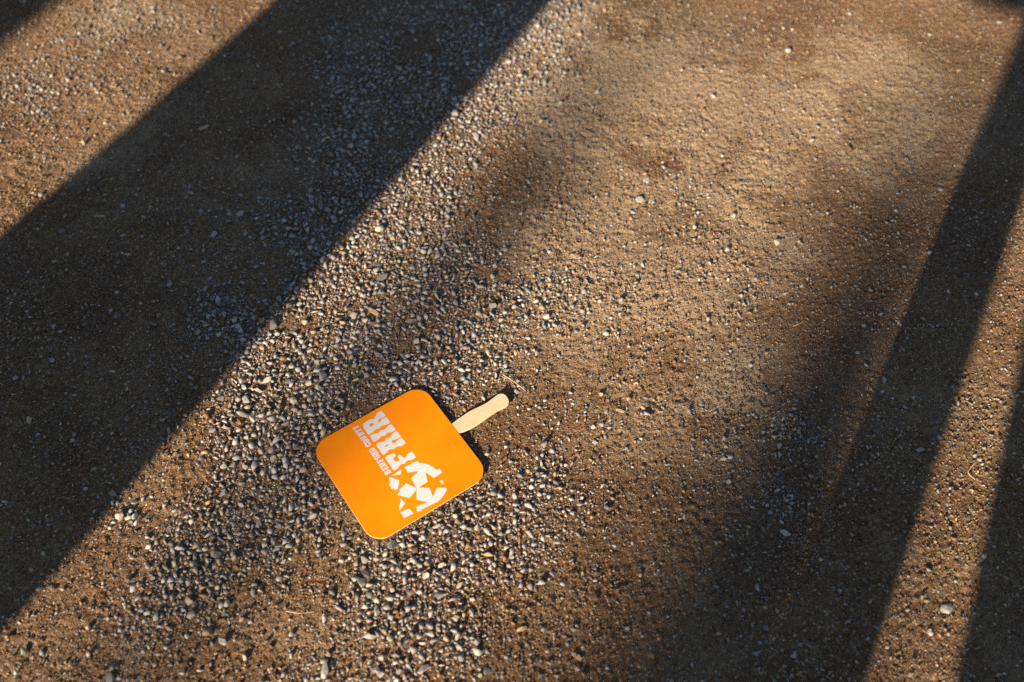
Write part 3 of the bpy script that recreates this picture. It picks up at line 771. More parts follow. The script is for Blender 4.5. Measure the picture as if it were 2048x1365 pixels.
 (0.269, 1.457, 18.0, 'p', 'f', 'large pale flat pebble on the pale sunlit sand, nearest to the fan'),
 (0.186, 1.211, 8.3, 'g', 'a', 'tiny grey angular pebble on the sand beyond the handle, farthest from the fan'),
 (0.416, 1.157, 11.8, 'g', 'a', 'grey angular pebble on the pale sunlit sand'),
 (0.506, 1.286, 20.9, 'p', 'f', 'large pale flat pebble on the pale sunlit sand, farthest from the fan'),
 (0.748, 1.371, 10.7, 'g', 'a', 'small grey angular pebble in the soft blurred shadow, farthest from the fan'),
 (0.625, 1.088, 9.8, 'p', 'a', 'small pale angular pebble in the soft blurred shadow, farthest from the fan'),
 (0.788, 2.01, 12.9, 'p', 'a', 'pale angular pebble on the pale sunlit sand'),
 (0.633, 0.969, 13.7, 'g', 'a', 'blue grey pebble on the sunward edge of the narrow straight shadow'),
 (0.419, 0.684, 13.1, 'p', 'e', 'pale pear shaped pebble in the soft shadow'),
 (0.402, 0.718, 10.9, 'g', 'a', 'small grey angular pebble in the soft blurred shadow, second nearest to the fan'),
 (0.398, 0.73, 8.6, 'p', 'r', 'tiny pale rounded pebble in the soft blurred shadow'),
 (0.341, 0.816, 10.5, 'p', 'a', 'small pale angular pebble in the soft blurred shadow, nearest to the fan'),
 (0.344, 0.773, 9.5, 'g', 'a', 'small grey angular pebble in the soft blurred shadow, nearest to the fan'),
 (0.136, 0.848, 9.8, 'g', 'a', 'small grey angular pebble on the dirt right of the fan'),
 (0.043, 0.751, 10.3, 'p', 'r', 'small pale rounded pebble on the dirt right of the fan'),
 (0.712, 0.644, 9.1, 'g', 'r', 'grey pebble on the edge of the nearest dark shadow'),
 (0.636, 0.563, 19.0, 'p', 'f', 'broad buried pale stone in the narrow sunlit strip'),
 (0.367, 0.534, 12.3, 'd', 'f', 'dark flat pebble in the narrow straight shadow'),
 (0.602, 1.027, 9.6, 'g', 'a', 'small grey angular pebble in the soft blurred shadow, third nearest to the fan'),
 (0.412, 1.001, 9.5, 'p', 'r', 'small pale rounded pebble in the soft blurred shadow'),
 (0.7, 0.856, 9.0, 'g', 'r', 'tiny grey rounded pebble in the narrow straight shadow'),
 (0.363, 0.595, 8.9, 'g', 'e', 'tiny grey long pebble in the soft blurred shadow'),
]


PEB_XY = np.array([(p[0], p[1]) for p in PEBBLES])
PEB_D = np.array([p[2] for p in PEBBLES]) / 1000.0


def clear_of(pts, dia, fan_limit=0.0035):
    """drop stones that would push up through the fan or sit inside a named pebble"""
    lx, ly = fan_local(pts[:, 0], pts[:, 1])
    top = height(pts[:, 0], pts[:, 1]) + dia * 0.72
    plane = FAN_C[2] - FAN_S * ly - 0.0016
    under = (np.abs(lx) < 0.108 + dia / 2) & (np.abs(ly) < 0.108 + dia / 2)
    stick = (np.abs(lx) < 0.020 + dia / 2) & (ly < -0.09) & (ly > -0.215 - dia / 2)
    keep = ~((under | stick) & (top > plane - 0.0005))
    for i in range(0, len(pts), 4000):
        d = np.hypot(pts[i:i + 4000, 0][:, None] - PEB_XY[:, 0][None], pts[i:i + 4000, 1][:, None] - PEB_XY[:, 1][None])
        keep[i:i + 4000] &= ~(d < PEB_D[None] * 0.50 + dia[i:i + 4000][:, None] * 0.25).any(1)
    return keep


def thin(pts, dia, k=0.365):
    """greedy removal of heavy overlaps, biggest first"""
    order = np.argsort(-dia)
    cell = 0.012
    grid = {}
    keep = np.zeros(len(pts), bool)
    for i in order:
        x, y, d = pts[i, 0], pts[i, 1], dia[i]
        cx, cy = int(x // cell), int(y // cell)
        ok = True
        for ax in (cx - 1, cx, cx + 1):
            for ay in (cy - 1, cy, cy + 1):
                for (qx, qy, qd) in grid.get((ax, ay), ()):
                    if (qx - x) ** 2 + (qy - y) ** 2 < (k * (qd + d)) ** 2:
                        ok = False
                        break
                if not ok:
                    break
            if not ok:
                break
        if ok:
            keep[i] = True
            grid.setdefault((cx, cy), []).append((x, y, d))
    return keep


def candidates(n):
    y = 0.41 + rng.random(n) * 1.76
    halfw = 0.60 + 0.345 * y
    x = (rng.random(n) * 2 - 1) * halfw * 1.04
    return np.stack([x, y], 1)


# gravel: sits thick in the band, thin elsewhere
P = candidates(430000)
dn = gravel_density(P[:, 0], P[:, 1])
P = P[rng.random(len(P)) < dn * 0.95 + 0.020]
D = np.clip(np.exp(rng.normal(math.log(0.0045), 0.50, len(P))) * (0.80 + 0.30 * np.clip(gravel_density(P[:, 0], P[:, 1]), 0, 1)), 0.0022, 0.0140)
k = clear_of(P, D)
P, D = P[k], D[k]
k = thin(P, D)
P, D = P[k], D[k]
VAR = [shard_mesh(8 + v % 4, 400 + v) for v in range(28)]
scatter('gravel', P, D, VAR, 0.5, 0.19, 'loose band of small grey crushed gravel running across the dirt', M_GRAV)

# grit: grains of one to four millimetres nearly everywhere
P = candidates(220000)
dn = gravel_density(P[:, 0], P[:, 1])
patch = np.clip(0.75 + 0.6 * fbm(11, P[:, 0], P[:, 1], 8.0, 3), 0.35, 1)
P = P[rng.random(len(P)) < 0.15 * dn + 0.72 * patch]
D = np.clip(np.exp(rng.normal(math.log(0.0026), 0.34, len(P))), 0.0015, 0.0046)
k = clear_of(P, D)
P, D = P[k], D[k]
scatter('grit', P, D, [shard_mesh(5, 800 + v) for v in range(24)], 0.8, 0.30, 'fine sandy grit sprinkled over the whole ground', M_GRAV, 0.74)

# crumbs of dry soil
P = candidates(120000)
patch = np.clip(0.35 + 1.1 * fbm(4, P[:, 0], P[:, 1], 7.0, 3), 0.05, 1)
P = P[rng.random(len(P)) < 0.16 + 0.42 * patch]
D = np.clip(np.exp(rng.normal(math.log(0.0043), 0.34, len(P))), 0.0028, 0.0100)
k = clear_of(P, D)
P, D = P[k], D[k]
scatter('soil_crumbs', P, D, [shard_mesh(8, 1200 + v) for v in range(16)], 0.5, 0.23, 'loose crumbs of dry brown soil lying on the dirt', M_GRAV, 0.80)

# ------------------------------------------------------------------ the pebbles that can be told apart
TINT = {'p': (0.41, 0.38, 0.335), 'g': (0.325, 0.31, 0.29), 'd': (0.175, 0.165, 0.158), 'm': (0.29, 0.245, 0.24), 'w': (0.50, 0.455, 0.40)}
pr = random.Random(3)
cnt = 0
for (px, py, mm, tint, shape, label) in PEBBLES:
    d = mm / 1000.0
    me = PEB_MESH[shape][pr.randrange(6)]
    o = bpy.data.objects.new('pebble', me)
    COL.objects.link(o)
    q = pr.uniform(0.88, 1.14)
    c = TINT[tint]
    o.color = (c[0] * q, c[1] * q * pr.uniform(0.985, 1.01), c[2] * q * pr.uniform(0.96, 1.03), 1)
    o.scale = (d, d, d * pr.uniform(0.88, 1.1))
    o.rotation_euler = (pr.gauss(0, 0.16), pr.gauss(0, 0.16), pr.uniform(0, 6.283))
    z = float(height(np.array([px]), np.array([py]))[0])
    zc = z + d * (0.08 if shape == 'f' else 0.20) + 0.0006
    lx, ly = fan_local(px, py)
    if max(abs(lx), abs(ly)) < 0.106 + d * 0.6:      # tucked under the fan's edge
        top = SHAPES[shape][0][2] * d * 0.5
        zc = min(zc, FAN_C[2] - FAN_S * ly - 0.0030 - top)
    o.location = (px, py, zc)
    tag(o, label, 'pebble', 'single pebbles lying on the dirt')

# ------------------------------------------------------------------ the fan
LETTERS= {'F': [[(16.6, 16.5), (18.2, 13.8), (17.8, 8.3), (16.5, 0.0), (15.2, -0.4), (9.5, -0.0), (8.9, 4.8), (7.7, 5.9), (0.1, 6.3), (-0.2, -0.5), (0.9, -1.1), (8.2, -1.5), (8.2, -2.6), (8.3, -7.1), (-0.7, -7.6), (-0.9, -13.6), (1.5, -15.1), (2.0, -17.8), (2.3, -24.6), (0.6, -25.6), (-9.9, -25.8), (-11.2, -24.8), (-11.3, -20.6), (-10.3, -14.6), (-8.6, -13.2), (-8.4, -8.8), (-9.5, -6.1), (-11.1, -4.3), (-8.6, -1.3), (-8.3, 2.6), (-9.3, 5.5), (-11.2, 7.6), (-12.1, 14.6), (-11.3, 16.2), (-9.1, 16.9), (8.6, 16.4)]],
 'A': [[(46.9, 16.0), (47.2, 11.7), (46.3, 6.9), (44.8, 5.7), (44.5, 1.7), (45.3, -0.8), (47.5, -2.7), (46.5, -5.6), (46.0, -9.9), (47.0, -13.6), (48.5, -15.1), (49.7, -20.0), (49.4, -24.4), (47.5, -25.3), (37.9, -25.2), (36.1, -24.1), (36.2, -19.6), (36.9, -15.0), (38.5, -13.0), (37.6, -7.5), (32.4, -7.6), (31.3, -13.2), (33.0, -14.8), (34.1, -20.4), (34.4, -24.3), (32.3, -25.2), (22.4, -25.6), (21.1, -24.6), (20.5, -18.2), (21.1, -14.5), (23.1, -13.1), (23.8, -8.6), (22.9, -4.8), (22.0, -2.6), (25.2, -0.3), (25.8, 3.0), (25.6, 5.4), (24.1, 6.7), (23.5, 11.5), (22.9, 15.6), (24.6, 16.6), (31.4, 16.4), (45.3, 16.3)], [(35.4, 5.9), (36.7, 4.2), (36.7, -0.8), (33.7, -0.7), (34.3, 5.1)]],
 'I': [[(65.9, 16.4), (67.1, 14.4), (66.4, 9.1), (65.5, 6.3), (64.3, 5.3), (63.7, 1.5), (64.4, -1.8), (66.2, -3.7), (64.5, -6.5), (63.7, -9.4), (64.1, -13.3), (65.2, -14.6), (66.2, -18.3), (66.3, -23.4), (65.1, -24.8), (53.9, -24.9), (52.4, -24.1), (52.6, -18.7), (53.4, -14.6), (54.8, -13.4), (55.2, -9.9), (54.3, -6.0), (52.7, -4.0), (54.6, -2.0), (55.3, 1.3), (54.3, 5.6), (53.3, 7.0), (53.0, 10.9), (52.9, 15.5), (53.9, 16.6), (60.4, 16.6)]],
 'R': [[(97.4, -14.1), (98.3, -21.1), (97.9, -23.9), (95.8, -24.7), (86.4, -24.6), (84.8, -23.1), (85.5, -17.6), (86.1, -14.6), (87.0, -13.0), (82.0, -7.0), (80.3, -8.3), (80.8, -13.2), (82.9, -14.6), (83.4, -20.6), (82.9, -24.0), (81.6, -24.8), (71.1, -24.8), (69.9, -23.7), (69.5, -20.5), (70.8, -15.0), (72.0, -13.2), (72.5, -8.8), (71.5, -5.8), (69.7, -3.9), (71.5, -2.1), (72.7, 1.0), (72.1, 4.7), (70.2, 7.0), (70.0, 9.6), (69.8, 15.9), (71.0, 16.9), (76.1, 16.9), (87.9, 16.9), (91.2, 15.7), (93.4, 13.0), (94.4, 7.0), (94.3, 0.9), (93.4, -2.8), (90.2, -6.4), (94.2, -8.3), (95.1, -9.2), (94.7, -11.9)], [(85.9, 6.0), (87.0, 3.7), (86.8, 0.5), (85.6, -0.5), (81.9, -0.5), (81.0, 0.4), (81.0, 6.3), (82.3, 6.8)]]}
EMBLEM= [[[(-17.7, 23.7), (-16.3, 5.3), (-23.9, 10.6)]],
 [[(-16.8, 27.7), (-31.6, 18.0), (-37.6, 22.6), (-43.2, 27.2), (-42.9, 29.5), (-43.4, 31.4), (-39.8, 33.0), (-38.1, 33.6), (-38.2, 35.3), (-34.2, 35.6), (-30.0, 35.3), (-28.2, 34.3), (-28.0, 32.6), (-19.7, 29.9)]],
 [[(-42.7, 11.9), (-58.6, 2.7), (-62.0, 5.0), (-67.7, 21.1), (-53.4, 32.7), (-51.2, 32.7), (-50.3, 29.0), (-50.7, 28.4), (-48.3, 26.5), (-46.2, 26.8), (-45.8, 25.5)]],
 [[(-15.6, -1.1), (-17.7, -12.5), (-15.4, -13.9), (-16.5, -15.4), (-18.7, -23.4), (-23.9, -24.7), (-27.4, -29.7), (-33.8, -34.6), (-34.3, -35.9), (-38.2, -36.3), (-41.3, -38.8), (-49.2, -40.0), (-50.8, -45.6), (-53.5, -46.1), (-58.9, -44.7), (-59.4, -29.3), (-42.9, -23.6), (-59.8, -17.6), (-60.1, -0.6), (-70.5, -14.4), (-86.6, -10.5), (-77.2, -24.1), (-85.5, -35.9), (-88.4, -35.6), (-92.5, -29.8), (-94.1, -26.7), (-97.3, -18.7), (-98.4, -13.2), (-97.7, -5.0), (-95.9, 12.6), (-95.8, 15.3), (-93.8, 15.6), (-94.4, 16.5), (-97.4, 15.7), (-98.2, 17.2), (-96.5, 17.8), (-94.6, 23.3), (-86.9, 19.2), (-90.3, 1.2), (-76.4, 13.1), (-62.3, 4.6), (-58.1, 2.2), (-55.4, 2.5), (-39.1, 0.8), (-35.2, -16.7), (-27.3, -0.2)]],
 [[(-61.1, 33.7), (-61.8, 32.3), (-71.9, 31.1), (-77.7, 44.8), (-75.2, 44.1), (-70.2, 41.5), (-70.6, 40.1), (-67.4, 37.7), (-65.1, 34.7)]],
 [[(-80.8, 44.8), (-83.8, 30.4), (-94.1, 28.8), (-92.8, 45.5)]],
 [[(-70.2, -33.3), (-68.7, -36.2), (-69.7, -37.7), (-73.6, -38.3), (-75.1, -36.8), (-77.4, -36.4), (-77.4, -35.1)]]]
SMALL= [('B', -8.6, 26.0), ('E', 0.1, 26.0), ('D', 8.1, 26.3), ('F', 16.9, 25.7), ('O', 25.7, 26.0), ('R', 33.4, 25.9), ('D', 41.3, 26.1), ('C', 54.1, 26.4), ('O', 61.6, 26.1), ('U', 69.4, 26.8), ('N', 78.3, 26.5), ('T', 86.3, 26.5), ('Y', 93.8, 27.3)]
HANDLE= [(10.0, -107.5), (12.4, -119.8), (13.0, -132.3), (14.1, -144.2), (12.0, -163.8), (11.5, -177.5), (12.7, -187.2), (14.0, -196.0), (14.8, -201.0), (12.8, -206.7), (8.8, -210.3), (2.3, -211.2), (-5.4, -210.0), (-10.6, -206.8), (-13.7, -202.1), (-14.0, -194.9), (-11.8, -185.8), (-12.9, -169.3), (-14.5, -155.2), (-15.3, -146.0), (-15.8, -134.0), (-14.7, -118.4), (-11.7, -107.5)]

fan = bpy.data.objects.new('hand_fan', None)
COL.objects.link(fan)
fan.empty_display_size = 0.05
fan.matrix_world = Matrix(((FAN_X[0], FAN_Y[0], FAN_N[0], FAN_C[0]), (FAN_X[1], FAN_Y[1], FAN_N[1], FAN_C[1]), (FAN_X[2], FAN_Y[2], FAN_N[2], FAN_C[2]), (0, 0, 0, 1)))
tag(fan, 'orange square cardboard hand fan with white BEDFORD COUNTY FAIR print and wooden handle', 'hand fan')


def smooth_ring(pts, it=2):
    """Chaikin corner cutting of a closed ring"""
    for _ in range(it):
        out = []
        for i in range(len(pts)):
            a, b = pts[i], pts[(i + 1) % len(pts)]
            out.append((a[0] * 0.75 + b[0] * 0.25, a[1] * 0.75 + b[1] * 0.25))
            out.append((a[0] * 0.25 + b[0] * 0.75, a[1] * 0.25 + b[1] * 0.75))
        pts = out
    return pts


def slab(name, ring, z0, z1, bevel, parent, mats):
    bm = bmesh.new()
    vs = [bm.verts.new((px, py, z1)) for px, py in ring]
    f = bm.faces.new(vs)
    f.normal_update()
    if f.normal.z < 0:
        f.normal_flip()
    r = bmesh.ops.extrude_face_region(bm, geom=[f])
    bottom = [g for g in r['geom'] if isinstance(g, bmesh.types.BMVert)]
    for v in bottom:
        v.co.z = z0
    bmesh.ops.recalc_face_normals(bm, faces=bm.faces)
    if bevel:
        e = [e for e in bm.edges if abs(e.verts[0].co.z - e.verts[1].co.z) < 1e-7 and len(e.link_faces) == 2]
        bmesh.ops.bevel(bm, geom=e, offset=bevel, segments=3, profile=0.5, affect='EDGES')
    if len(mats) > 1:
        for f in bm.faces:
            f.material_index = 0 if abs(f.normal.z) > 0.8 else 1
    me = bpy.data.meshes.new(name)
    bm.to_mesh(me)
    bm.free()
    for m in mats:
        me.materials.append(m)
    return link(name, me, parent)


H, RC = 0.1059, 0.029
ring = []
for cx, cy, a0 in ((H - RC, H - RC, 0), (-H + RC, H - RC, 90), (-H + RC, -H + RC, 180), (H - RC, -H + RC, 270)):
    for k in range(13):
        a = math.radians(a0 + 90 * k / 12)
        ring.append((cx + RC * math.cos(a), cy + RC * math.sin(a)))
panel = slab('card_panel', ring, -0.0016, 0.0, 0.00018, fan, [M_ORANGE, M_CARD])
panel['label'] = 'square orange card with rounded corners and pale cut edge'

hr = [(a / 1000, b / 1000) for a, b in HANDLE]
hr = [(0.0095, -0.070)] + hr + [(-0.0118, -0.070)]
handle = slab('handle', smooth_ring(hr, 2), -0.0038, -0.0004, 0.0009, fan, [M_WOOD])
handle['label'] = 'pale unpainted wooden stick handle with rounded end'


def print_piece(name, rings, label=None):
    cu = bpy.data.curves.new(name, 'CURVE')
    cu.dimensions = '2D'
    cu.fill_mode = 'BOTH'
    cu.extrude = 0.00008
    for rg in rings:
        sp = cu.splines.new('POLY')
        sp.points.add(len(rg) - 1)
        for p, (a, b) in zip(sp.points, rg):
            p.co = (a / 1000, b / 1000, 0.0, 1.0)
        sp.use_cyclic_u = True
    tmp = bpy.data.objects.new('tmp', cu)
    me = bpy.data.meshes.new_from_object(tmp)
    bpy.data.objects.remove(tmp)
    bpy.data.curves.remove(cu)
    me.name = name
    me.transform(Matrix.Translation((0, 0, 0.00018)))
    o = link(name, me, panel, M_PRINT)
    if label:
        o['label'] = label
    return o


for ch in 'FAIR':
    rings = [smooth_ring(r, 1) for r in LETTERS[ch]]
    print_piece('large_letter', rings, 'white western style letter %s' % ch)
for i, rings in enumerate(EMBLEM):
    print_piece('emblem_piece', rings, 'white ragged county shape with star cut outs' if i == 3 else None)

W_, H_ = 6.9, 10.4
GLYPH = {
 'B': [[(0, 0), (.78, 0), (1, .12), (1, .42), (.9, .5), (.98, .58), (.98, .88), (.78, 1), (0, 1), (0, .8), (.08, .8), (.08, .2), (0, .2)], [(.42, .16), (.42, .42), (.64, .42), (.64, .16)], [(.42, .58), (.42, .84), (.62, .84), (.62, .58)]],
 'E': [[(0, 0), (.97, 0), (.97, .34), (.72, .34), (.72, .2), (.42, .2), (.42, .42), (.6, .42), (.6, .33), (.74, .33), (.74, .67), (.6, .67), (.6, .58), (.42, .58), (.42, .8), (.72, .8), (.72, .66), (.95, .66), (.95, 1), (0, 1), (0, .8), (.08, .8), (.08, .2), (0, .2)]],
 'D': [[(0, 0), (.74, 0), (1, .18), (1, .82), (.74, 1), (0, 1), (0, .8), (.08, .8), (.08, .2), (0, .2)], [(.42, .18), (.42, .82), (.62, .82), (.62, .18)]],
 'F': [[(0, 0), (.55, 0), (.55, .2), (.44, .2), (.44, .4), (.6, .4), (.6, .31), (.76, .31), (.76, .66), (.6, .66), (.6, .57), (.44, .57), (.44, .8), (.72, .8), (.72, .62), (.97, .62), (.97, 1), (0, 1), (0, .8), (.08, .8), (.08, .2), (0, .2)]],
 'O': [[(.26, 0), (.74, 0), (1, .18), (1, .82), (.74, 1), (.26, 1), (0, .82), (0, .18)], [(.39, .2), (.39, .8), (.61, .8), (.61, .2)]],
 'R': [[(0, 0), (.5, 0), (.5, .2), (.42, .2), (.42, .4), (.58, .4), (.64, .0), (1.05, 0), (1.05, .2), (.95, .2), (.92, .42), (.84, .5), (.98, .6), (.98, .86), (.78, 1), (0, 1), (0, .8), (.08, .8), (.08, .2), (0, .2)], [(.42, .58), (.42, .82), (.62, .82), (.62, .58)]],
 'C': [[(.26, 0), (.74, 0), (1, .18), (1, .4), (.64, .4), (.64, .2), (.40, .2), (.40, .8), (.64, .8), (.64, .6), (1, .6), (1, 1), (.84, 1), (.78, .95), (.7, 1), (.26, 1), (0, .82), (0, .18)]],
 'U': [[(.28, 0), (.72, 0), (.92, .16), (.92, .8), (1, .8), (1, 1), (.56, 1), (.56, .8), (.62, .8), (.62, .2), (.42, .2), (.42, .8), (.48, .8), (.48, 1), (0, 1), (0, .8), (.08, .8), (.08, .16)]],
 'N': [[(0, 0), (.46, 0), (.46, .2), (.36, .2), (.36, .56), (.66, 0), (.92, 0), (.92, .8), (1, .8), (1, 1), (.56, 1), (.56, .8), (.66, .8), (.66, .5), (.38, 1), (0, 1), (0, .8), (.08, .8), (.08, .2), (0, .2)]],
 'T': [[(.24, 0), (.76, 0), (.76, .2), (.68, .2), (.68, .8), (.78, .8), (.78, .6), (1, .6), (1, 1), (0, 1), (0, .6), (.22, .6), (.22, .8), (.32, .8), (.32, .2), (.24, .2)]],
 'Y': [[(.26, 0), (.74, 0), (.74, .2), (.66, .2), (.66, .4), (.92, .8), (1, .8), (1, 1), (.56, 1), (.56, .8), (.62, .8), (.5, .58), (.38, .8), (.44, .8), (.44, 1), (0, 1), (0, .8), (.08, .8), (.34, .4), (.34, .2), (.26, .2)]],
}
for ch, lx, ly in SMALL:
    rings = [[(lx + (a - 0.5) * W_, ly + (b - 0.5) * H_) for a, b in r] for r in GLYPH[ch]]
    print_piece('small_letter', rings)

bm = bmesh.new()
bmesh.ops.create_icosphere(bm, subdivisions=2, radius=1)
bm.transform(Matrix.Diagonal((0.0006, 0.0013, 0.0002, 1)))
me = bpy.data.meshes.new('speck')
bm.to_mesh(me)
bm.free()
sp = link('speck', me, panel, plain_material('dirt_speck', (0.05, 0.03, 0.01), (0.10, 0.05, 0.02), 200.0, 0.9, 0.1))
sp.location = (-0.0251, -0.0920, 0.0001)
sp.rotation_euler = (0, 0, 0.6)

# ------------------------------------------------------------------ wood chips and straws
def chip(px, py, length, width, thick, ang, label, bend=0.1):
    bm = bmesh.new()
    rows = []
    r = random.Random(int(abs(px * 1000 + py * 7777)))
    for k in range(6):
        t = k / 5 - 0.5
        w = width * (0.5 - 0.30 * abs(t) * 2 * (0.6 + 0.4 * r.random()))
        z = thick * bend * 6 * (0.25 - t * t)
        rows.append([bm.verts.new((t * length, s * w + r.uniform(-.06, .06) * width, z + zz * thick)) for s, zz in ((-1, 0), (1, 0), (1, 0.8 + .2 * r.random()), (-1, 0.7 + .3 * r.random()))])
    for a, b in zip(rows, rows[1:]):
        for j in range(4):
            bm.faces.new((a[j], a[(j + 1) % 4], b[(j + 1) % 4], b[j]))
    bm.faces.new(rows[0][::-1])
    bm.faces.new(rows[-1])
    bmesh.ops.recalc_face_normals(bm, faces=bm.faces)
    me = bpy.data.meshes.new('wood_chip')
    bm.to_mesh(me)
    bm.free()
    o = link('wood_chip', me, mat=M_CHIP)
    o.location = (px, py, float(height(np.array([px]), np.array([py]))[0]) + 0.0006)
    o.rotation_euler = (0.05, -0.04, ang)
    tag(o, label, 'wood chip', 'wood chips scattered on the dirt')


chip(-0.250, 1.121, 0.027, 0.0085, 0.004, math.radians(-38), 'largest tan wood chip lying in the sunlit gravel above the fan')
chip(-0.646, 1.614, 0.022, 0.0060, 0.003, math.radians(35), 'pale wood sliver pointing uphill in the middle of the shaded dirt')
chip(-0.800, 1.355, 0.023, 0.0050, 0.003, math.radians(-2), 'straight tan wood chip lying level in the shade by the left')
chip(-0.723, 1.257, 0.013, 0.0045, 0.003, math.radians(5), 'short tan wood chip in the shade just below the straight one')
chip(-0.432, 1.486, 0.012, 0.0030, 0.002, math.radians(80), 'tiny upright orange sliver in the shaded dirt')
chip(0.092, 0.492, 0.016, 0.0060, 0.003, math.radians(-35), 'orange brown wood chip on bare dirt below the fan handle')
chip(0.014, 0.533, 0.015, 0.0055, 0.003, math.radians(22), 'curled tan wood chip at the gravel edge below the fan', 0.3)
chip(0.181, 0.908, 0.014, 0.0050, 0.002, math.radians(-25), 'pale pointed wood flake on the sand right of the handle')
chip(-0.294, 0.919, 0.011, 0.0025, 0.002, math.radians(14), 'thin tan splinter on the dirt just off the fan text edge')


def straw(pts, radius, label):
    """a thin bent stalk: rings of five along a smoothed path"""
    P3 = []
    for (a, b, lift) in pts:
        P3.append(Vector((a, b, float(height(np.array([a]), np.array([b]))[0]) + lift)))
    path = []
    for i in range(len(P3) - 1):
        for k in range(6):
            path.append(P3[i].lerp(P3[i + 1], k / 6))
    path.append(P3[-1])
    for _ in range(3):
        path = [path[0]] + [(path[i - 1] + path[i] * 2 + path[i + 1]) / 4 for i in range(1, len(path) - 1)] + [path[-1]]
    bm = bmesh.new()
    prev = None
    n = len(path)
    for i, p in enumerate(path):
        d = (path[min(i + 1, n - 1)] - path[max(i - 1, 0)]).normalized()
        sx = d.cross(Vector((0, 0, 1))).normalized()
        sz = sx.cross(d)
        r = radius * (1.0 - 0.45 * i / (n - 1))
        cur = [bm.verts.new(p + sx * r * math.cos(a) + sz * r * math.sin(a)) for a in [k * 2 * math.pi / 5 for k in range(5)]]
        if prev:
            for k in range(5):
                bm.faces.new((prev[k], prev[(k + 1) % 5], cur[(k + 1) % 5], cur[k]))
        else:
            bm.faces.new(cur[::-1])
        prev = cur
    bm.faces.new(prev)
    bmesh.ops.recalc_face_normals(bm, faces=bm.faces)
    me = bpy.data.meshes.new('straw')
    bm.to_mesh(me)
    bm.free()
    o = link('straw', me, mat=M_STRAW)
    tag(o, label, 'straw', 'dry straws on the dirt')


straw([(-0.016, 0.981, 0.004), (0.003, 0.966, 0.005), (0.020, 0.951, 0.003)], 0.0008, 'bent dry straw lying just beyond the tip of the fan handle')
straw([(0.744, 0.806, 0.004), (0.726, 0.789, 0.005), (0.737, 0.776, 0.003)], 0.0009, 'crooked dry straw in the narrow sunlit strip between two shadows')
straw([(0.500, 1.086, 0.002), (0.513, 1.091, 0.004), (0.520, 1.098, 0.002)], 0.0009, 'short tan straw beside the narrow straight shadow')
straw([(-0.207, 0.668, 0.003), (-0.206, 0.652, 0.004), (-0.205, 0.637, 0.002)], 0.0007, 'short upright straw among gravel below the bottom fan corner')
straw([(-0.330, 0.560, 0.003), (-0.310, 0.556, 0.004), (-0.290, 0.560, 0.002)], 0.0007, 'dark thin straw in the thin gravel near the wide shade')

# ------------------------------------------------------------------ unseen objects added behind the camera to throw the shadows
def board(name, sx, sy, sz, loc, parent, bev=0.004):
    bm = bmesh.new()
    bmesh.ops.create_cube(bm, size=1.0)
    bm.transform(Matrix.Diagonal((sx, sy, sz, 1)))
    bmesh.ops.bevel(bm, geom=list(bm.edges), offset=bev, segments=2, affect='EDGES')
    me = bpy.data.meshes.new(name)
    bm.to_mesh(me)
    bm.free()
    o = link(name, me, parent, M_TIMBER)
    o.location = loc
    return o


def stand(name, s, t, label, cat, group=None):
    e = bpy.data.objects.new(name, None)
    COL.objects.link(e)
    p = s * U + t * V
    e.location = (p[0], p[1], 0)
    e.rotation_euler = (0, 0, -SUN_AZ)
    tag(e, label, cat, group)
    return e


def shade_panel(s, t0, t1, h, label):  # unseen plank panel added to block the sun in a straight strip
    e = stand('shade_boards', s, (t0 + t1) / 2, label, 'shade caster', 'unseen board panels added to cast shade')
    w = t1 - t0
    n = max(3, round(w / 0.12))
    pw = (w + 0.008 * (n - 1)) / n
    for k in range(n):
        board('plank', pw, 0.022, h + 0.02 * ((k * 7) % 3) - 0.05, (-w / 2 + pw / 2 + k * (pw - 0.008), 0.013 if k % 2 else -0.013, h / 2 + 0.03), e)
    for z in (0.45, h - 0.35):
        board('rail', w - 0.02, 0.05, 0.09, (0, -0.051, z), e)
    for q in (-1, 1):
        board('post', 0.09, 0.09, h - 0.1, (q * (w / 2 - 0.06), -0.123, (h - 0.1) / 2 - 0.02), e)
    return e


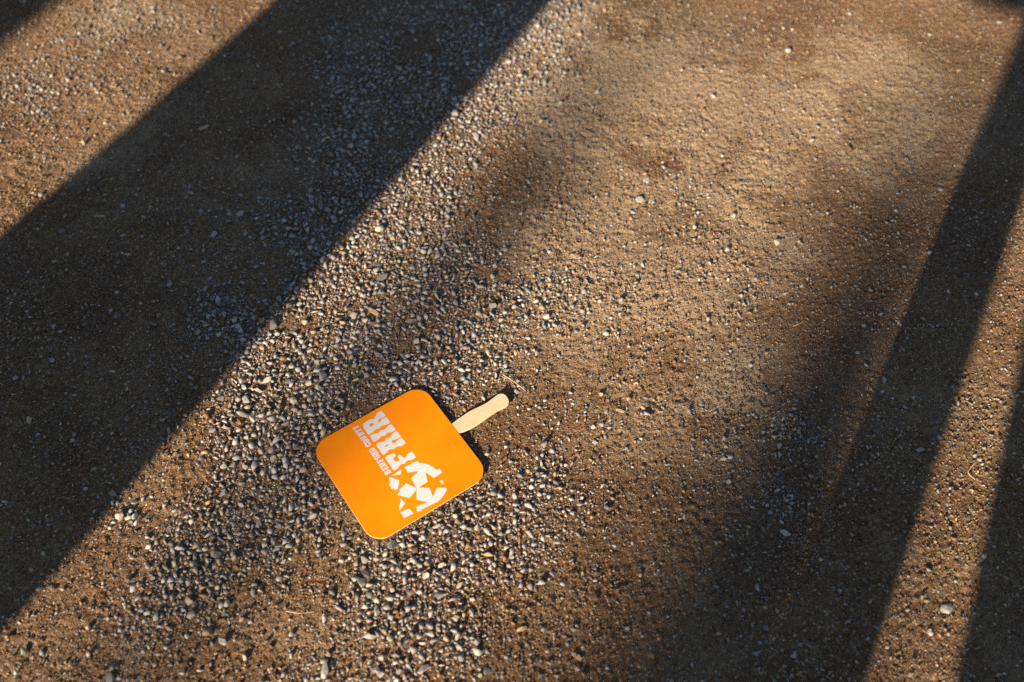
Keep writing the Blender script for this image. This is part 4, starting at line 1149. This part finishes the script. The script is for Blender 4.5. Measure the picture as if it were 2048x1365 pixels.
shade_panel(-1.85, -1.485, -0.895, 2.1, 'narrow unseen plank panel added to cast the wide shade')
shade_panel(-6.5, -3.10, -1.915, 3.3, 'long unseen plank panel added to cast the far corner shade')
e = shade_panel(-1.30, 0.452, 1.25, 1.95, 'leaning unseen plank panel added to cast the nearest dark shadow')
e.rotation_euler = (0, math.radians(-9.0), -SUN_AZ)
p = stand('shadow_post', -1.30, 0.157, 'unseen square post added to cast the narrow straight shadow', 'post')  # unseen post added to cast a narrow strip of shade
board('shaft', 0.123, 0.10, 2.05, (0, 0, 1.0), p)
board('cap', 0.117, 0.13, 0.03, (0, 0, 2.04), p)
board('shadow_block', 0.13, 0.06, 0.26, (-0.124, 0, 1.535), p)  # block added to widen the unseen post's shadow at its far end


def pole(s, t, r0, r1, h, label, tip=0.6, rt=0.03):  # unseen far pole added to cast a soft shadow
    e = stand('shadow_pole', s, t, label, 'pole', 'unseen poles added to cast soft shadows')
    bm = bmesh.new()
    bmesh.ops.create_cone(bm, cap_ends=True, segments=20, radius1=r0, radius2=r1, depth=h - tip)
    me = bpy.data.meshes.new('shaft')
    bm.to_mesh(me)
    bm.free()
    o = link('shaft', me, e, M_TIMBER)
    o.location = (0, 0, (h - tip) / 2 - 0.05)
    bm = bmesh.new()
    bmesh.ops.create_cone(bm, cap_ends=True, segments=20, radius1=r1, radius2=rt, depth=tip)  # taper shapes the far end of the soft shadow
    me = bpy.data.meshes.new('tapered_top')
    bm.to_mesh(me)
    bm.free()
    o = link('tapered_top', me, e, M_TIMBER)
    o.location = (0, 0, h - tip / 2 - 0.052)
    board('base_collar', r0 * 2.6, r0 * 2.6, 0.12, (0, 0, 0.05), e)
    return e


TE = math.tan(SUN_EL)
pole(-26.0, 0.025, 0.300, 0.265, (26.0 + 2.20) * TE, 'thick unseen pole added to cast the soft blurred shadow', 0.85, 0.050)
lp = pole(-20.0, -0.695, 0.052, 0.046, (20.0 + 1.20) * TE, 'thin unseen pole with a head added to cast the faint mauve shadow', 0.30, 0.045)
lp.name = 'faint_shadow_pole'
lp['category'] = 'lamp post'
bm = bmesh.new()
bmesh.ops.create_uvsphere(bm, u_segments=20, v_segments=12, radius=1.0)
bm.transform(Matrix.Diagonal((0.060, 0.060, 0.290, 1)))  # head added to broaden the faint soft shadow, gives no light
me = bpy.data.meshes.new('shadow_head')
bm.to_mesh(me)
bm.free()
o = link('shadow_head', me, lp, M_TIMBER)
o.location = (0.03, 0, (20.0 + 1.18) * TE)
